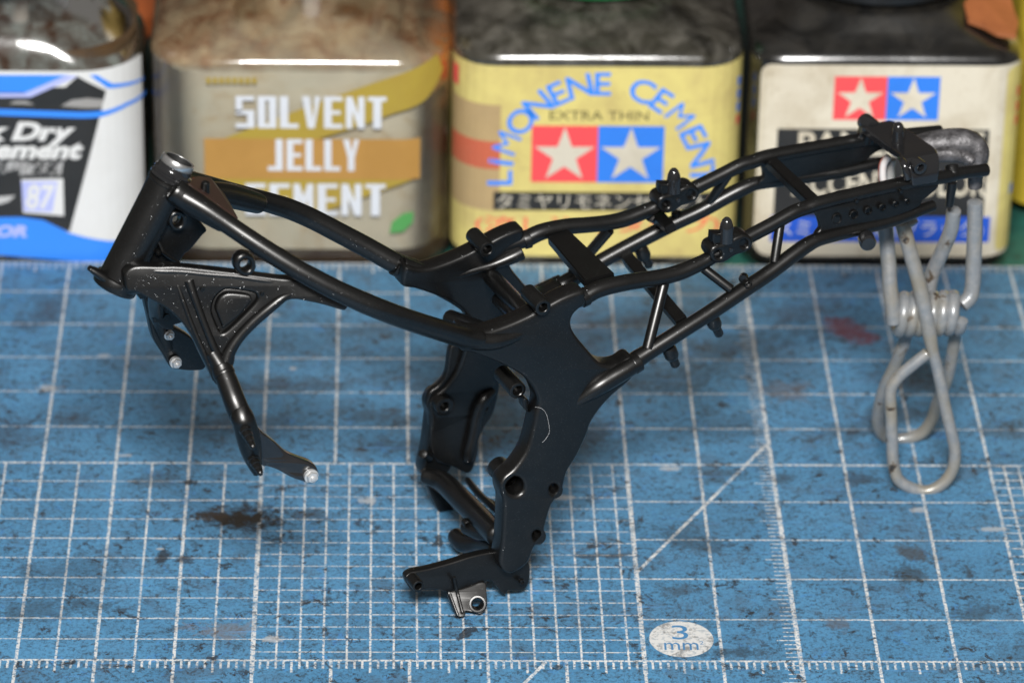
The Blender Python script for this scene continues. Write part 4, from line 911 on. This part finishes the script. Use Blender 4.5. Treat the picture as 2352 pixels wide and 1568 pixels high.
for cx_, cy_, rr_ in ((280, 1270, 13), (475, 1225, 11), (640, 1178, 10), (800, 1140, 9), (950, 1100, 8), (1080, 1070, 7)):
    c_ = ZJ(cx_, cy_); q = P(*c_, -8.35); k_ = px(q); r_m = rr_/k_
    lathe('lightening_hole', q+CV*.12, -CV, [(0, r_m*1.05), (.16, r_m*1.02), (.2, r_m*.9), (.1, r_m*.8), (0, r_m*.78), (0, 0)], M_BLACK, FR, side, n=24)
for c_ in (ZJ(1015, 965), ZJ(510, 1075)): boss('pin', c_, -8.3, 5, 0, .5, FR, side)
mirror(side, FR)
def peg(p0, p1, v0, v1, w0, w1):
    q0, q1 = P(*p0, v0), P(*p1, v1); d = q1-q0; L_ = d.length; k = px(q0); a, b = w0/2/k, w1/2/k
    return lathe('peg', q0, d, [(-.4, a*.8), (0, a), (L_*.38, a), (L_*.52, a*.85), (L_*.58, b), (L_*.97, b*.97), (L_*1.03, b*.75), (L_*1.04, 0)], M_BLACK, FR, n=22)
both(peg(ZH(1715, 850), ZH(1812, 1060), -10.6, -10.4, 34, 22)); both(peg(ZH(1180, 1240), ZH(1265, 1445), -11, -10.8, 34, 22))
pe = lathe('peg', P(*ZJ(590, 1440), -8.2), P(*ZJ(640, 1560), -11.0)-P(*ZJ(590, 1440), -8.2), [(-.5, .9), (1.0, .92), (1.2, 1.1), (2.6, 1.12), (3.0, .9), (3.05, 0)], M_GLOSS, FR, n=24)
pr_ = tube('tail_peg', [(*ZJ(1590, 860), -6, 22), (*ZJ(1580, 960), -6, 22), (*ZJ(1560, 1120), -6, 18)], FR, n=16)
both(tube('small_boss', [(*ZH(2120, 330), -9.6, 20), (*ZH(2110, 365), -10.2, 22)], FR, k=1))
boss('tube_hole', ZH(2180, 440), -11.25, 10, 7, .8, FR, lt_, depth=.6)
tube('small_boss', [(1862, 548, -9, 20), (1868, 562, -9, 22)], FR, k=1)
tube('rail_clamp', [(*ZJ(1590, 690), -5.8, 34), (*ZJ(1600, 760), -6.4, 36)], FR, k=1, cap=.5)
# cross bars
def bar(name, a, b, th=.9, bev=.15): return slab(name, [P(*a[0]), P(*a[1]), P(*b[1]), P(*b[0])], th, FR, bev=bev)
bar('cross_plate', ((1258, 552, 7.4), (1308, 537, 7.4)), ((1345, 655, -7.6), (1412, 636, -7.6)), 1.3)
bar('cross_plate', ((1757, 376, 6.6), (1783, 369, 6.6)), ((1862, 478, -6.6), (1892, 470, -6.6)), 1.3)
bar('cross_bar', ((1428, 598, 10), (1452, 585, 10)), ((1555, 748, -10), (1580, 735, -10)), 1.6)
bar('cross_bar', ((1500, 505, 8), (1526, 492, 8)), ((1530, 532, 3), (1552, 520, 3)), 1.2)
# shock and seat mounts on the upper tubes
def seat_mount():
    o = plate('mount_bracket', [[ZI(915, 1340), ZI(930, 1250), ZI(985, 1205), ZI(1060, 1185), ZI(1150, 1150), ZI(1250, 1095), ZI(1340, 1070), ZI(1415, 1090), ZI(1455, 1150), ZI(1430, 1235), ZI(1360, 1285), ZI(1230, 1330), ZI(1140, 1390), ZI(1060, 1425), ZI(975, 1415)], circ(ZI(1022, 1312), 8, 8.5), circ(ZI(1345, 1180), 9, 9.5)], -9.6, 3.0, FR, bev=.35)
    lathe('bracket_backing', P(*ZI(1022, 1312), -8.6), CV, [(0, .9), (.4, .9), (.4, 0)], M_BLACK, FR, o, n=16)
    lathe('bracket_backing', P(*ZI(1345, 1180), -9.0), CV, [(0, 1.0), (.4, 1.0), (.4, 0)], M_BLACK, FR, o, n=16)
    boss('pin', ZI(1180, 1262), -9.8, 5.5, 0, .6, FR, o, mat=M_GLOSS)
    plate('block', [[ZI(945, 1060), ZI(965, 1045), ZI(1200, 1050), ZI(1310, 1060), ZI(1330, 1130), ZI(1180, 1180), ZI(960, 1200)]], -9.2, 1.5, FR, o, bev=.3, smooth=2)
    q = P(*ZI(1112, 1130), -9.0); q2 = P(*ZI(1122, 842), -9.0); d = q2-q; L_ = d.length; r = 17/px(q)
    lathe('locating_pin', q, d, [(-.2, r*1.02), (L_*.5, r*.98), (L_*.72, r*.86), (L_*.88, r*.62), (L_*.97, r*.35), (L_, 0)], M_GLOSS, FR, o, n=24)
    return o
sm = seat_mount(); shifted(sm, FR, 15.4)
# rear bridge, a saddle over both tubes
def bridge():
    half = 2.55
    path = [(ZJ(660, 330), 6.8), (ZJ(690, 240), 6.4), (ZJ(760, 235), 5.2), (ZJ(900, 330), 2.6), (ZJ(1060, 440), -1.0), (ZJ(1180, 520), -4.2), (ZJ(1240, 600), -6.6), (ZJ(1262, 720), -7.6), (ZJ(1262, 860), -7.8)]
    C_ = catmull([tuple(P(*p, v)) for p, v in path], 4); vs = []; fs = []
    for i, c in enumerate(C_):
        t = (C_[min(i+1, len(C_)-1)]-C_[max(i-1, 0)]).normalized(); nrm = LV.cross(t).normalized()
        if nrm.z < 0 and i < len(C_)*.7: nrm = -nrm
        if i >= len(C_)*.7 and nrm.dot(-CV) < 0: nrm = -nrm
        u = i/(len(C_)-1); hw = half*(1-.28*max(0, u-.7)/.3)*(.72+.28*min(1, u*3))
        vs += [c-LV*hw+nrm*.55, c+LV*hw+nrm*.55, c+LV*hw-nrm*.55, c-LV*hw-nrm*.55]
    for i in range(len(C_)-1):
        for k in range(4): fs.append((4*i+k, 4*i+(k+1) % 4, 4*i+4+(k+1) % 4, 4*i+4+k))
    fs += [(0, 1, 2, 3), (4*len(C_)-4, 4*len(C_)-3, 4*len(C_)-2, 4*len(C_)-1)]
    o = new_obj('rear_bridge', vs, fs, M_GLOSS, FR, smooth=True, angle=35)
    md = o.modifiers.new('b', 'BEVEL'); md.width = .018; md.segments = 2; md.limit_method = 'ANGLE'
    return o
br = bridge()
boss('bridge_boss', ZJ(1235, 690), -8.9, 17, 8.5, 1.5, FR, br, mat=M_GLOSS)
tube('bridge_rib', [(*ZJ(1000, 580), -5.5, 14), (*ZJ(1040, 640), -7.2, 18), (*ZJ(1065, 720), -7.8, 18), (*ZJ(1085, 810), -8, 18)], FR, br, mat=M_GLOSS, n=14)
q = P(*ZJ(972, 390), -.6); q2 = P(*ZJ(982, 165), -.6); d = q2-q; L_ = d.length; r = 15/px(q)
lathe('locating_pin', q, d, [(-.3, r*1.1), (0, r), (L_*.55, r*.95), (L_*.8, r*.8), (L_*.93, r*.5), (L_, 0)], M_GLOSS, FR, br, n=24)
boss('bridge_boss', ZJ(700, 245), 5.4, 20, 0, 2.6, FR, br, mat=M_GLOSS)
tube('bridge_lug', [(*ZJ(640, 300), 6, 30), (*ZJ(620, 370), 6.5, 32)], FR, br, k=1, cap=.4)

# a stray hair caught on the near plate
hr = []
for x, y in [ZF(1272, 1004), ZF(1330, 1018), ZF(1372, 1060), ZF(1390, 1120), ZF(1405, 1200), ZF(1400, 1255), ZF(1370, 1305), ZF(1338, 1338)]:
    hr.append(tuple(P(x, y, lv(x, y)-.05)))
hc = [(p, .013) for p in catmull(hr, 5)]
h = sweep('stray_hair', hc, simple('white_fibre', (.6, .6, .6), .5), None, None, 6, .2)
tag(h, 'fine curved white hair stuck to the near black pivot plate', 'hair')
